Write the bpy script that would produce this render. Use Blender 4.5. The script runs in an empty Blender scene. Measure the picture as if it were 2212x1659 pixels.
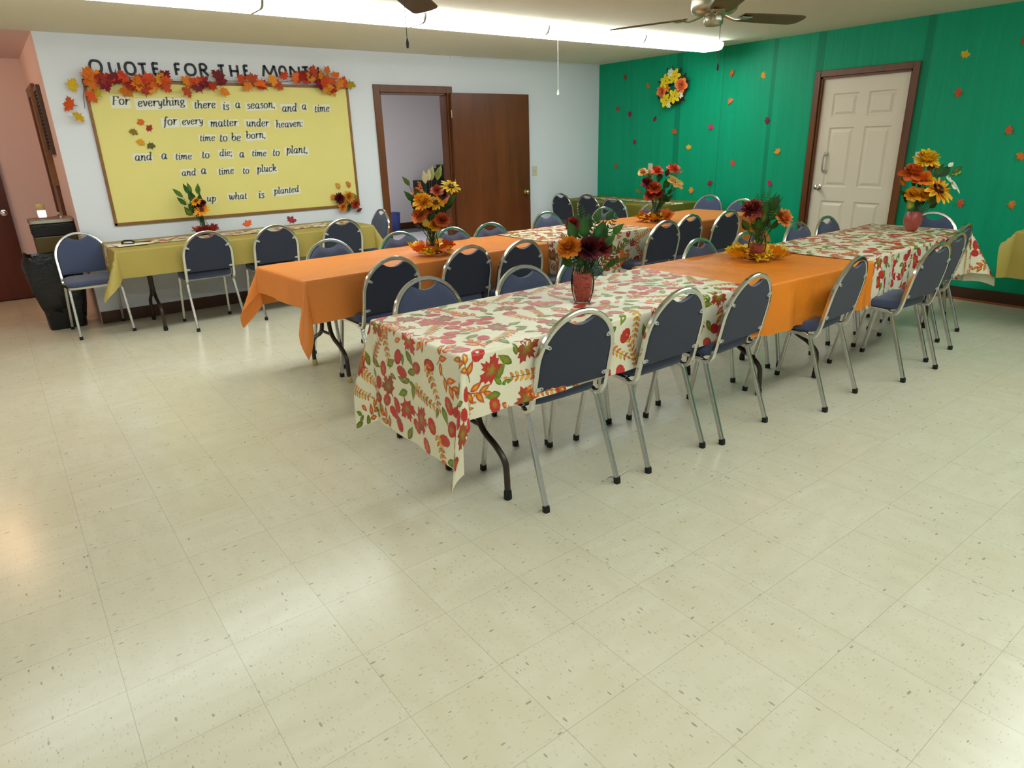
import bpy, bmesh, math, random
from mathutils import Vector, Matrix
from math import pi, sin, cos, radians, sqrt, atan2
random.seed(7)
scene = bpy.context.scene
C = bpy.data.collections.new('church_hall'); scene.collection.children.link(C)

# ------------------------------------------------------------------ camera, world, exposure
FPX, W_PX, H_PX = 1428.6, 2212.0, 1659.0
YAW, PITCH, ROLL = 0.64241, 0.349367, -0.029356
CAMPOS = Vector((-6.97281, -7.12817, 1.48322))
fw = Vector((sin(YAW)*cos(PITCH), cos(YAW)*cos(PITCH), -sin(PITCH)))
rt = Vector((cos(YAW), -sin(YAW), 0.0)); up = rt.cross(fw)
r2 = rt*cos(ROLL) + up*sin(ROLL); u2 = -rt*sin(ROLL) + up*cos(ROLL)
cd = bpy.data.cameras.new('camera'); cam = bpy.data.objects.new('camera', cd); C.objects.link(cam)
cam.matrix_world = Matrix(((r2.x, u2.x, -fw.x, CAMPOS.x), (r2.y, u2.y, -fw.y, CAMPOS.y), (r2.z, u2.z, -fw.z, CAMPOS.z), (0, 0, 0, 1)))
cd.sensor_fit = 'HORIZONTAL'; cd.sensor_width = 36.0; cd.lens = 36.0*FPX/W_PX
cd.clip_start = 0.05; cd.clip_end = 100
scene.camera = cam
wd = bpy.data.worlds.new('world'); scene.world = wd; wd.use_nodes = True
wd.node_tree.nodes['Background'].inputs[0].default_value = (0.9, 0.92, 1, 1)
wd.node_tree.nodes['Background'].inputs[1].default_value = 0.02
scene.view_settings.view_transform = 'Standard'; scene.view_settings.look = 'None'
scene.view_settings.gamma = 1.0; scene.view_settings.exposure = 0.0
scene.view_settings.use_curve_mapping = False
scene.cycles.use_denoising = True; scene.cycles.use_adaptive_sampling = True; scene.cycles.adaptive_threshold = 0.015
scene.cycles.max_bounces = 7; scene.cycles.diffuse_bounces = 4; scene.cycles.glossy_bounces = 3; scene.cycles.transmission_bounces = 3; scene.cycles.sample_clamp_indirect = 6.0
scene.cycles.caustics_reflective = False; scene.cycles.caustics_refractive = False
TUBE = 14.0            # strength of the fluorescent lenses over the tables
TUBE_B = 12.5          # strength of the row behind the camera
WARM_HALL = 60.0
WARM = 14.0           # warm bulbs of the hallway

# ------------------------------------------------------------------ colour / material helpers
def lin(c): return c/12.92 if c <= 0.04045 else ((c+0.055)/1.055)**2.4
def rgb(r, g, b): return (lin(r/255), lin(g/255), lin(b/255), 1.0)
MATS = {}
def mat(name, col, rough=0.5, metal=0.0, spec=0.5, bump=None, var=None, trans=0.0, ior=1.45, emis=None, estr=0.0, sheen=0.0):
    """bump=(scale, strength, detail)  var=(scale, amount)"""
    m = bpy.data.materials.new(name); m.use_nodes = True; MATS[name] = m
    nt = m.node_tree; b = nt.nodes['Principled BSDF']
    b.inputs['Base Color'].default_value = col; b.inputs['Roughness'].default_value = rough
    b.inputs['Metallic'].default_value = metal; b.inputs['Specular IOR Level'].default_value = spec
    b.inputs['IOR'].default_value = ior
    if trans: b.inputs['Transmission Weight'].default_value = trans
    if sheen: b.inputs['Sheen Weight'].default_value = sheen
    if emis: b.inputs['Emission Color'].default_value = emis; b.inputs['Emission Strength'].default_value = estr
    tc = nt.nodes.new('ShaderNodeTexCoord')
    if var:
        n = nt.nodes.new('ShaderNodeTexNoise'); n.inputs['Scale'].default_value = var[0]; n.inputs['Detail'].default_value = 4
        nt.links.new(tc.outputs['Object'], n.inputs['Vector'])
        mx = nt.nodes.new('ShaderNodeMix'); mx.data_type = 'RGBA'
        mx.inputs[6].default_value = tuple(c*(1-var[1]) for c in col[:3])+(1,); mx.inputs[7].default_value = tuple(min(1, c*(1+var[1])) for c in col[:3])+(1,)
        nt.links.new(n.outputs['Fac'], mx.inputs[0]); nt.links.new(mx.outputs[2], b.inputs['Base Color'])
    if bump:
        n = nt.nodes.new('ShaderNodeTexNoise'); n.inputs['Scale'].default_value = bump[0]; n.inputs['Detail'].default_value = bump[2] if len(bump) > 2 else 2
        nt.links.new(tc.outputs['Object'], n.inputs['Vector'])
        bp = nt.nodes.new('ShaderNodeBump'); bp.inputs['Strength'].default_value = bump[1]; bp.inputs['Distance'].default_value = 0.02
        nt.links.new(n.outputs['Fac'], bp.inputs['Height']); nt.links.new(bp.outputs['Normal'], b.inputs['Normal'])
    return m
class NT:
    """tiny node helper"""
    def __init__(s, m): s.m = m; s.nt = m.node_tree; s.b = s.nt.nodes['Principled BSDF']
    def n(s, t, **k):
        o = s.nt.nodes.new(t)
        for a, v in k.items(): setattr(o, a, v)
        return o
    def l(s, a, b): s.nt.links.new(a, b)
    def math(s, op, a, b=None, c=None):
        o = s.n('ShaderNodeMath', operation=op)
        for i, v in enumerate((a, b, c)):
            if v is None: continue
            if isinstance(v, (int, float)): o.inputs[i].default_value = v
            else: s.l(v, o.inputs[i])
        return o.outputs[0]
    def mix(s, f, a, b):
        o = s.n('ShaderNodeMix', data_type='RGBA')
        for i, v in ((0, f), (6, a), (7, b)):
            if isinstance(v, (int, float)): o.inputs[i].default_value = v
            elif isinstance(v, tuple): o.inputs[i].default_value = v
            else: s.l(v, o.inputs[i])
        return o.outputs[2]
    def noise(s, vec, scale, detail=3, rough=0.5):
        o = s.n('ShaderNodeTexNoise'); o.inputs['Scale'].default_value = scale; o.inputs['Detail'].default_value = detail; o.inputs['Roughness'].default_value = rough
        s.l(vec, o.inputs['Vector']); return o.outputs['Fac']
    def ramp(s, f, p0, p1):
        o = s.n('ShaderNodeMath', operation='MULTIPLY_ADD'); o.use_clamp = True
        s.l(f, o.inputs[0]); o.inputs[1].default_value = 1/(p1-p0); o.inputs[2].default_value = -p0/(p1-p0); return o.outputs[0]
    def vscale(s, vec, x, y, z, rz=0):
        o = s.n('ShaderNodeMapping'); o.inputs['Scale'].default_value = (x, y, z); o.inputs['Rotation'].default_value = (0, 0, rz)
        s.l(vec, o.inputs['Vector']); return o.outputs[0]
    def bump(s, h, st, dist=0.01):
        o = s.n('ShaderNodeBump'); o.inputs['Strength'].default_value = st; o.inputs['Distance'].default_value = dist
        s.l(h, o.inputs['Height']); s.l(o.outputs[0], s.b.inputs['Normal'])

# --- floor: cream vinyl composition tiles with flecks
def floor_mat():
    m = mat('vinyl_tile', rgb(215, 209, 178), rough=0.3, spec=0.45); t = NT(m)
    tc = t.n('ShaderNodeTexCoord'); P = tc.outputs['Object']
    sp = t.n('ShaderNodeSeparateXYZ'); t.l(P, sp.inputs[0])
    T = 0.3048
    tx = t.math('DIVIDE', t.math('ADD', sp.outputs[0], 6.985), T); ty = t.math('DIVIDE', t.math('ADD', sp.outputs[1], 4.598+T*6), T)
    fx = t.math('FRACT', tx); fy = t.math('FRACT', ty)
    ix = t.math('FLOOR', tx); iy = t.math('FLOOR', ty)
    ex = t.math('MINIMUM', fx, t.math('SUBTRACT', 1.0, fx)); ey = t.math('MINIMUM', fy, t.math('SUBTRACT', 1.0, fy))
    seam = t.math('LESS_THAN', t.math('MINIMUM', ex, ey), 0.0035)
    cb = t.n('ShaderNodeCombineXYZ'); t.l(ix, cb.inputs[0]); t.l(iy, cb.inputs[1])
    wn = t.n('ShaderNodeTexWhiteNoise'); t.l(cb.outputs[0], wn.inputs['Vector'])
    alt = t.math('GREATER_THAN', wn.outputs['Value'], 0.5)
    def flecks(scx, scy, thr, keep):
        outs = []
        for (a, b) in ((scx, scy), (scy, scx)):
            v = t.n('ShaderNodeTexVoronoi'); v.inputs['Scale'].default_value = 1.0
            t.l(t.vscale(P, a, b, 1), v.inputs['Vector'])
            sc = t.n('ShaderNodeSeparateColor'); t.l(v.outputs['Color'], sc.inputs[0])
            d = t.math('MULTIPLY', t.math('LESS_THAN', v.outputs['Distance'], t.math('MULTIPLY', sc.outputs[1], thr)), t.math('GREATER_THAN', sc.outputs[0], keep))
            outs.append(d)
        return t.math('ADD', t.math('MULTIPLY', outs[0], alt), t.math('MULTIPLY', outs[1], t.math('SUBTRACT', 1.0, alt)))
    f1 = flecks(22, 62, 0.24, 0.66); f2 = flecks(50, 150, 0.3, 0.42); f3 = flecks(40, 90, 0.4, 0.5)
    n1 = t.noise(P, 1.7, 3); n2 = t.noise(t.vscale(P, 14, 5, 1), 1.0, 4); n3 = t.noise(t.vscale(P, 5, 16, 1), 1.0, 4)
    nm = t.math('ADD', t.math('MULTIPLY', n2, alt), t.math('MULTIPLY', n3, t.math('SUBTRACT', 1.0, alt)))
    c = t.mix(t.ramp(nm, 0.2, 0.8), rgb(207, 200, 174), rgb(220, 215, 194))
    c = t.mix(t.math('MULTIPLY', t.ramp(n1, 0.35, 0.75), 0.4), c, rgb(200, 191, 160))
    tint = t.mix(t.math('MULTIPLY', wn.outputs['Value'], 0.22), c, rgb(200, 190, 158))
    c = t.mix(t.math('MULTIPLY', f3, 0.12), tint, rgb(150, 140, 118))
    c = t.mix(t.math('MULTIPLY', f2, 0.34), c, rgb(128, 118, 98))
    c = t.mix(t.math('MULTIPLY', f1, 0.55), c, rgb(106, 100, 86))
    c = t.mix(t.math('MULTIPLY', seam, 0.38), c, rgb(120, 108, 84))
    t.l(c, t.b.inputs['Base Color'])
    t.l(t.noise(P, 2.0, 2), (mr := t.n('ShaderNodeMapRange')).inputs[0]); mr.inputs[3].default_value = 0.205; mr.inputs[4].default_value = 0.265
    t.l(mr.outputs[0], t.b.inputs['Roughness'])
    t.bump(t.math('ADD', t.noise(P, 7, 2), t.math('MULTIPLY', seam, -0.3)), 0.04, 0.008)
    return m
# --- green plastic sheeting on the far wall: overlap bands and creases
def green_mat():
    m = mat('green_sheeting', rgb(0, 150, 105), rough=0.5, spec=0.25); t = NT(m)
    tc = t.n('ShaderNodeTexCoord'); P = tc.outputs['Object']
    sp = t.n('ShaderNodeSeparateXYZ'); t.l(P, sp.inputs[0])
    s1 = t.noise(t.vscale(P, 1, 9, 0.5), 1.0, 5, 0.6); s2 = t.noise(t.vscale(P, 1, 34, 1.2), 1.0, 3)
    c = t.mix(t.ramp(s1, 0.25, 0.78), rgb(0, 148, 105), rgb(4, 160, 118))
    c = t.mix(t.math('MULTIPLY', t.ramp(s2, 0.5, 0.8), 0.15), c, rgb(30, 178, 138))
    for y0, w in ((-1.376, .09), (-2.01, .012), (-2.65, .05), (-3.16, .085), (-4.17, .07)):
        d = t.math('LESS_THAN', t.math('ABSOLUTE', t.math('SUBTRACT', sp.outputs[1], y0)), w/2)
        c = t.mix(t.math('MULTIPLY', d, 0.75), c, rgb(0, 124, 88))
    t.l(c, t.b.inputs['Base Color'])
    t.bump(t.math('ADD', s1, t.math('MULTIPLY', s2, 0.12)), 0.4, 0.03)
    return m
def wood_mat(name, c1, c2, rough=0.35, ax='z', sc=1.0):
    m = mat(name, c1, rough=rough); t = NT(m)
    tc = t.n('ShaderNodeTexCoord'); P = tc.outputs['Object']
    v = {'z': (9, 9, 0.9), 'x': (0.9, 9, 9), 'y': (9, 0.9, 9)}[ax]
    n1 = t.noise(t.vscale(P, *[a*sc for a in v]), 1.0, 6, 0.62); n2 = t.noise(t.vscale(P, *[a*sc*7 for a in v]), 1.0, 3)
    n3 = t.noise(P, 1.6, 3)
    f = t.math('ADD', t.math('MULTIPLY', n1, 0.6), t.math('ADD', t.math('MULTIPLY', n2, 0.2), t.math('MULTIPLY', n3, 0.25)))
    t.l(t.mix(t.ramp(f, 0.35, 0.72), c1, c2), t.b.inputs['Base Color'])
    t.bump(n2, 0.05, 0.005)
    return m
def vcol_mat(name, rough=0.5, spec=0.4, attr='Col', bump=None, trans=0.0):
    m = mat(name, (1, 1, 1, 1), rough=rough, spec=spec, bump=bump); t = NT(m)
    a = t.n('ShaderNodeAttribute'); a.attribute_name = attr
    n = t.noise(t.n('ShaderNodeTexCoord').outputs['Object'], 60, 3)
    t.l(t.mix(t.math('MULTIPLY', t.ramp(n, 0.35, 0.8), 0.25), a.outputs['Color'], (0.10, 0.03, 0.01, 1)), t.b.inputs['Base Color'])
    if trans:
        t.b.inputs['Subsurface Weight'].default_value = 0.0
    return m
def sheet_mat(name, col, rough=0.45, bscale=9.0, bst=0.25, through=0.18):
    """thin plastic table covering: a little light comes through"""
    m = mat(name, col, rough=rough, spec=0.4, var=(5, 0.06), bump=(bscale, bst, 4)); nt = m.node_tree
    tr = nt.nodes.new('ShaderNodeBsdfTranslucent'); tr.inputs[0].default_value = col
    mx = nt.nodes.new('ShaderNodeMixShader'); mx.inputs[0].default_value = through
    out = nt.nodes['Material Output']
    nt.links.new(nt.nodes['Principled BSDF'].outputs[0], mx.inputs[1]); nt.links.new(tr.outputs[0], mx.inputs[2]); nt.links.new(mx.outputs[0], out.inputs[0])
    return m
M_floor = floor_mat(); M_green = green_mat()
M_white = mat('white_paint', rgb(222, 225, 232), rough=0.7, bump=(60, 0.08, 3))
M_ceil = mat('textured_ceiling', rgb(234, 228, 210), rough=0.9, bump=(140, 0.5, 3))
M_hall = mat('hall_paint', rgb(226, 200, 196), rough=0.7)
M_room = mat('office_paint', rgb(214, 208, 206), rough=0.75)
M_base = wood_mat('dark_baseboard', rgb(58, 32, 16), rgb(84, 46, 22), 0.4, 'x')
M_basey = wood_mat('dark_baseboard_side', rgb(58, 32, 16), rgb(84, 46, 22), 0.4, 'y')
M_shoe = wood_mat('shoe_moulding', rgb(140, 80, 36), rgb(164, 98, 48), 0.4, 'y')
M_trim = wood_mat('stained_casing', rgb(84, 44, 16), rgb(122, 68, 28), 0.38, 'z')
M_door = wood_mat('brown_door_veneer', rgb(78, 38, 16), rgb(120, 64, 30), 0.33, 'z', 0.5)
M_halldoor = wood_mat('dark_door_veneer', rgb(70, 24, 10), rgb(104, 42, 18), 0.28, 'z', 0.6)
M_doorw = mat('cream_door_paint', rgb(226, 214, 194), rough=0.42)
M_chrome = mat('chrome', (0.72, 0.72, 0.70, 1), rough=0.16, metal=1.0, bump=(40, 0.02, 2))
M_chrome_w = mat('worn_chrome', (0.62, 0.61, 0.58, 1), rough=0.26, metal=1.0, bump=(70, 0.06, 3))
M_steel = mat('brushed_steel', (0.55, 0.54, 0.46, 1), rough=0.34, metal=1.0)
M_pewter = mat('pewter', (0.50, 0.47, 0.36, 1), rough=0.3, metal=1.0)
M_brass = mat('brass', (0.85, 0.62, 0.22, 1), rough=0.2, metal=1.0)
M_fabric = mat('navy_fabric', rgb(72, 82, 114), rough=0.85, bump=(420, 0.5, 2), var=(160, 0.28), sheen=0.25)
M_fabric_shade = mat('navy_fabric_shaded', rgb(38, 43, 61), rough=0.75, bump=(420, 0.3, 2), var=(160, 0.22), sheen=0.1)  # rear of the backrest: navy fabric with its shade put into the colour
M_rubber = mat('black_rubber', rgb(18, 17, 18), rough=0.6)
M_cap = mat('tan_foot_cap', rgb(196, 178, 116), rough=0.5)
M_bracket = mat('grey_plastic_clip', rgb(176, 176, 166), rough=0.4)
M_tleg = mat('brown_leg_paint', rgb(52, 40, 32), rough=0.35, spec=0.5)
M_ttop = wood_mat('laminate_top', rgb(92, 62, 38), rgb(122, 84, 52), 0.4, 'x')
M_orange = sheet_mat('orange_plastic', rgb(242, 140, 40), 0.42, 7, 0.6)
M_orange_p = sheet_mat('peach_orange_plastic', rgb(236, 142, 66), 0.42, 6, 0.45)
M_gold = sheet_mat('mustard_plastic', rgb(178, 158, 80), 0.5)
M_olive = sheet_mat('olive_plastic', rgb(136, 126, 48), 0.5)
M_cream = sheet_mat('cream_printed_vinyl', rgb(240, 233, 204), 0.36, 7, 0.2, 0.12)
M_print = vcol_mat('leaf_print', 0.38, 0.45)
M_petal = vcol_mat('silk_petals', 0.6, 0.3)
M_glass = mat('clear_glass', (1, 1, 1, 1), rough=0.03)
def thin_glass(m, tint=(.96, .97, .96, 1)):
    nt = m.node_tree; tr = nt.nodes.new('ShaderNodeBsdfTransparent'); tr.inputs[0].default_value = tint
    gl = nt.nodes.new('ShaderNodeBsdfGlossy'); gl.inputs['Roughness'].default_value = .03
    lw = nt.nodes.new('ShaderNodeLayerWeight'); lw.inputs[0].default_value = .12; mx = nt.nodes.new('ShaderNodeMixShader')
    nt.links.new(lw.outputs['Fresnel'], mx.inputs[0]); nt.links.new(tr.outputs[0], mx.inputs[1]); nt.links.new(gl.outputs[0], mx.inputs[2])
    nt.links.new(mx.outputs[0], nt.nodes['Material Output'].inputs[0])
thin_glass(M_glass)
M_shred = mat('shredded_filler', rgb(176, 78, 62), rough=0.7, var=(60, 0.5))
M_red_vase = mat('frosted_rose_glass', rgb(160, 74, 66), rough=0.35, var=(50, 0.2))
M_yellow = mat('yellow_poster_paper', rgb(226, 214, 130), rough=0.6, var=(3, 0.04), bump=(4, 0.15, 3))
M_boardframe = wood_mat('oak_board_frame', rgb(118, 78, 36), rgb(150, 104, 52), 0.45, 'x')
M_paper = mat('white_paper', rgb(228, 226, 212), rough=0.7)
M_ink = mat('grey_ink', rgb(92, 96, 84), rough=0.7)
M_black = mat('black_card', rgb(34, 34, 40), rough=0.55)
M_bag = mat('black_bag', rgb(14, 14, 16), rough=0.22, spec=0.6, bump=(14, 0.7, 4))
M_blackbox = mat('black_enamel', rgb(16, 16, 18), rough=0.4)
M_blueplastic = mat('blue_plastic', rgb(62, 76, 140), rough=0.4)
M_brick = mat('red_brick', rgb(160, 88, 70), rough=0.85, bump=(60, 0.4, 3))
M_carpet = mat('grey_carpet', rgb(120, 124, 124), rough=0.95, bump=(200, 0.6, 2))
M_roomfloor = mat('pale_vinyl', rgb(226, 226, 230), rough=0.35)
M_plate = mat('ivory_plate', rgb(206, 200, 170), rough=0.4)
M_lens = mat('lit_acrylic_lens', rgb(250, 250, 245), rough=0.4, emis=(0.90, 1.0, 1.0, 1), estr=TUBE)
M_lens_b = mat('lit_acrylic_lens_dim', rgb(250, 250, 245), rough=0.4, emis=(0.90, 1.0, 1.0, 1), estr=TUBE_B)
M_lensr = mat('lit_room_lens', rgb(250, 250, 250), rough=0.4, emis=(0.97, 0.97, 1.0, 1), estr=15.0)
M_bulb = mat('lit_warm_globe', rgb(255, 230, 190), rough=0.4, emis=(1.0, 0.62, 0.34, 1), estr=WARM)
M_bulb2 = mat('lit_warm_globe_hall', rgb(255, 230, 190), rough=0.4, emis=(1.0, 0.62, 0.36, 1), estr=WARM_HALL)
M_whitemetal = mat('white_enamel', rgb(222, 220, 208), rough=0.35)
M_blade = wood_mat('fan_blade', rgb(82, 62, 34), rgb(104, 80, 46), 0.4, 'x')
M_brownpaint = mat('brown_enamel', rgb(92, 74, 34), rough=0.4)
M_grille = mat('dark_grille', rgb(34, 32, 28), rough=0.45)
M_vine = mat('vine_stem', rgb(84, 64, 40), rough=0.7)
M_stem = mat('green_stem', rgb(52, 84, 30), rough=0.55)
M_clear = mat('clear_tape', rgb(214, 210, 186), rough=0.12)
M_plug = mat('cream_plastic', rgb(216, 190, 130), rough=0.4)
M_bright = mat('lit_night_light', rgb(255, 250, 240), rough=0.4, emis=(1, .95, .9, 1), estr=1.2)

# ------------------------------------------------------------------ mesh builder
class MB:
    def __init__(s): s.v = []; s.f = []; s.m = []; s.c = []
    def add(s, vs, fs, mi=0, col=None):
        o = len(s.v); s.v += [tuple(p) for p in vs]; s.f += [tuple(i+o for i in f) for f in fs]; s.m += [mi]*len(fs)
        if col is None: col = (1, 1, 1, 1)
        s.c += ([col]*len(vs) if not isinstance(col, list) else col)
    def box(s, x0, x1, y0, y1, z0, z1, bev=0.0, mi=0, xf=None):
        if bev <= 0:
            vs = [(x, y, z) for x in (x0, x1) for y in (y0, y1) for z in (z0, z1)]
            fs = [(0, 1, 3, 2), (4, 6, 7, 5), (0, 4, 5, 1), (2, 3, 7, 6), (0, 2, 6, 4), (1, 5, 7, 3)]
        else:
            bm = bmesh.new(); bmesh.ops.create_cube(bm, size=1.0)
            for v in bm.verts: v.co = Vector(((x0+x1)/2+v.co.x*(x1-x0), (y0+y1)/2+v.co.y*(y1-y0), (z0+z1)/2+v.co.z*(z1-z0)))
            bmesh.ops.bevel(bm, geom=bm.edges[:], offset=bev, segments=2, affect='EDGES', profile=0.5)
            bm.verts.index_update(); vs = [v.co.copy() for v in bm.verts]; fs = [tuple(v.index for v in f.verts) for f in bm.faces]; bm.free()
        if xf: vs = [xf @ Vector(p) for p in vs]
        s.add(vs, fs, mi)
    def sweep(s, path, prof, closed=False, caps=True, up=None, mi=0, scale=None):
        path = [Vector(p) for p in path]; n = len(path); k = len(prof); vs = []; fs = []
        prev = None
        for i, p in enumerate(path):
            if closed: t = path[(i+1) % n]-path[i-1]
            else: t = path[min(i+1, n-1)]-path[max(i-1, 0)]
            t.normalize()
            if prev is None:
                a = Vector(up) if up else (Vector((0, 0, 1)) if abs(t.z) < .9 else Vector((1, 0, 0)))
            else: a = prev
            b = t.cross(a)
            if b.length < 1e-6: b = t.cross(Vector((0.3, 1, 0.2)))
            b.normalize(); a = b.cross(t).normalized(); prev = a
            sc = scale[i] if scale else 1.0
            for (q, w) in prof: vs.append(p+b*q*sc+a*w*sc)
        for i in range(n if closed else n-1):
            for j in range(k):
                i2 = (i+1) % n; fs.append((i*k+j, i*k+(j+1) % k, i2*k+(j+1) % k, i2*k+j))
        if caps and not closed: fs.append(tuple(range(k-1, -1, -1))); fs.append(tuple((n-1)*k+j for j in range(k)))
        s.add(vs, fs, mi)
    def tube(s, path, r, seg=8, **kw): s.sweep(path, [(r*cos(2*pi*j/seg), r*sin(2*pi*j/seg)) for j in range(seg)], **kw)
    def lathe(s, prof, seg=24, c=(0, 0, 0), mi=0, cap0=True, cap1=True):
        vs = []; fs = []; n = len(prof)
        for r, z in prof:
            for j in range(seg): a = 2*pi*j/seg; vs.append((c[0]+r*cos(a), c[1]+r*sin(a), c[2]+z))
        for i in range(n-1):
            for j in range(seg): fs.append((i*seg+j, i*seg+(j+1) % seg, (i+1)*seg+(j+1) % seg, (i+1)*seg+j))
        if cap0: fs.append(tuple(range(seg-1, -1, -1)))
        if cap1: fs.append(tuple((n-1)*seg+j for j in range(seg)))
        s.add(vs, fs, mi)
    def grid(s, rows, mi=0, col=None, flip=False):
        n = len(rows); k = len(rows[0]); vs = [p for r in rows for p in r]; fs = []
        for i in range(n-1):
            for j in range(k-1):
                q = (i*k+j, i*k+j+1, (i+1)*k+j+1, (i+1)*k+j); fs.append(q[::-1] if flip else q)
        s.add(vs, fs, mi, col)
    def rings(s, rings, mi=0, cap0=True):
        k = len(rings[0]); vs = [p for r in rings for p in r]; fs = []
        for i in range(len(rings)-1):
            for j in range(k): fs.append((i*k+j, i*k+(j+1) % k, (i+1)*k+(j+1) % k, (i+1)*k+j))
        if cap0: fs.append(tuple(range(k-1, -1, -1)))
        fs.append(tuple((len(rings)-1)*k+j for j in range(k)))
        s.add(vs, fs, mi)
    def build(s, name, mats, parent=None, smooth=40, loc=None):
        me = bpy.data.meshes.new(name); me.from_pydata(s.v, [], s.f)
        for m in (mats if isinstance(mats, (list, tuple)) else [mats]): me.materials.append(m)
        me.polygons.foreach_set('material_index', s.m)
        if any(c != (1, 1, 1, 1) for c in s.c[:50]) or len(set(s.c)) > 1:
            a = me.color_attributes.new('Col', 'FLOAT_COLOR', 'POINT')
            a.data.foreach_set('color', [x for c in s.c for x in c])
        if smooth:
            me.polygons.foreach_set('use_smooth', [True]*len(me.polygons)); me.set_sharp_from_angle(angle=radians(smooth))
        me.update()
        o = bpy.data.objects.new(name, me); C.objects.link(o)
        if parent: o.parent = parent
        if loc: o.location = loc
        return o
def tag(o, label=None, cat=None, group=None, kind=None):
    if label: o['label'] = label
    if cat: o['category'] = cat
    if group: o['group'] = group
    if kind: o['kind'] = kind
    return o
def thing(name, label, cat, loc=(0, 0, 0), rz=0.0, group=None):
    o = bpy.data.objects.new(name, None); C.objects.link(o); o.empty_display_size = 0.1
    o.location = loc; o.rotation_euler = (0, 0, rz)
    return tag(o, label, cat, group)
def copy_tree(o, parent=None):
    c = o.copy(); C.objects.link(c)
    if parent: c.parent = parent
    for ch in list(o.children): copy_tree(ch, c)
    return c
def struct(name, mb, mats, smooth=0, parent=None):
    o = mb.build(name, mats, parent, smooth)
    if not parent: o['kind'] = 'structure'
    return o
def sq(h, b=None):   # rounded square profile, half size h
    b = h*0.35 if b is None else b
    return [(h-b, -h), (h, -h+b), (h, h-b), (h-b, h), (-h+b, h), (-h, h-b), (-h, -h+b), (-h+b, -h)]
def crom(pts, n=6, closed=False):
    P = [Vector(p) for p in pts]; out = []; N = len(P)
    for i in range(N if closed else N-1):
        p1, p2 = P[i], P[(i+1) % N]
        p0 = P[i-1] if (closed or i > 0) else p1*2-p2
        p3 = P[(i+2) % N] if (closed or i+2 < N) else p2*2-p1
        for k in range(n):
            t = k/n; out.append(0.5*((2*p1)+(p2-p0)*t+(2*p0-5*p1+4*p2-p3)*t*t+(3*p1-p0-3*p2+p3)*t**3))
    if not closed: out.append(P[-1])
    return out

# ------------------------------------------------------------------ room shell
H = 2.443; XL = -9.0; YF = -10.2; XH = -6.398; YD = 2.0; YR = 4.3; WT = 0.12
b = MB(); b.box(XL, 0, YF, YD+.05, -0.1, 0); struct('floor', b, M_floor)
b = MB(); b.box(XH+WT, 0, YD+.05, 3.75, -0.1, 0); b.box(-4.6, 0, .13, 3.75, 0.0, 0.003); struct('floor_office', b, M_roomfloor)
b = MB(); b.box(XH+WT, 0.4, 3.75, YR, -0.1, 0.006); struct('floor_office_carpet', b, M_carpet)
b = MB(); b.box(XL, 0, YF, 0, H, H+.1); struct('ceiling', b, M_ceil)
b = MB(); b.box(XL, XH+WT, 0, YD, H, H+.1); struct('ceiling_hall', b, M_hall)
b = MB(); b.box(XH+WT, 0.4, WT, YR, H, H+.1); struct('ceiling_office', b, M_room)
# back wall with door opening x -3.33..-2.47
DX0, DX1, DZ = -3.335, -2.475, 2.045
b = MB(); b.box(XH, DX0, 0, WT, 0, H); b.box(DX1, 0, 0, WT, 0, H); b.box(DX0, DX1, 0, WT, DZ, H); struct('wall_back', b, M_white)
# green wall with door opening y -3.18..-4.06
GY0, GY1, GZ = -4.075, -3.195, 2.02
b = MB(); b.box(0, .12, GY1, 0, 0, H); b.box(0, .12, YF, GY0, 0, H); b.box(0, .12, GY0, GY1, GZ, H); struct('wall_right', b, M_green)
b = MB(); b.box(XL-.1, XL, YF, YD, 0, H); struct('wall_left', b, M_white)
b = MB(); b.box(XL, 0, YF-.1, YF, 0, H); struct('wall_front', b, M_white)
b = MB(); b.box(XL, XH, YD, YD+.1, 0, H); struct('wall_hall_end', b, M_hall)
b = MB(); b.box(XH, XH+WT, WT, YD+.1, 0, H); b.box(XH-.004, XH, 0.0, YD, 0, H); struct('wall_hall_side', b, M_hall)
b = MB(); b.box(-4.6, 0.4, YR, YR+.1, 0, H); b.box(-4.7, -4.6, WT, YR, 0, H); b.box(0.4, .5, WT, YR, 0, H); b.box(0.12, .4, WT-.02, WT, 0, H); struct('wall_office', b, M_room)
# baseboards
b = MB(); b.box(XH, -3.41, -.014, 0, 0, .11, .003); b.box(-2.40, 0, -.014, 0, 0, .11, .003); b.box(XH, -3.41, -.026, -.014, 0, .016, .003); struct('baseboard_back', b, M_base)
b = MB(); b.box(-.014, 0, -3.11, -.014, 0, .115, .003); b.box(-.014, 0, YF, -4.16, 0, .115, .003); struct('baseboard_right', b, M_basey)
b = MB(); b.box(-.03, -.014, YF, -4.16, 0, .018, .004); struct('trim_shoe_moulding', b, M_shoe)
b = MB(); b.box(-4.6, .4, YR-.014, YR, 0.006, .125, .003); struct('baseboard_office', b, M_base)
b = MB(); b.box(XL, XH, YD-.014, YD, 0, .02); struct('baseboard_hall', b, M_blackbox)
# ceiling seam line by the far corner
b = MB(); b.box(-2.4, -.05, -.03, 0, H-.012, H, .004); struct('trim_ceiling_edge', b, M_white)

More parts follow.
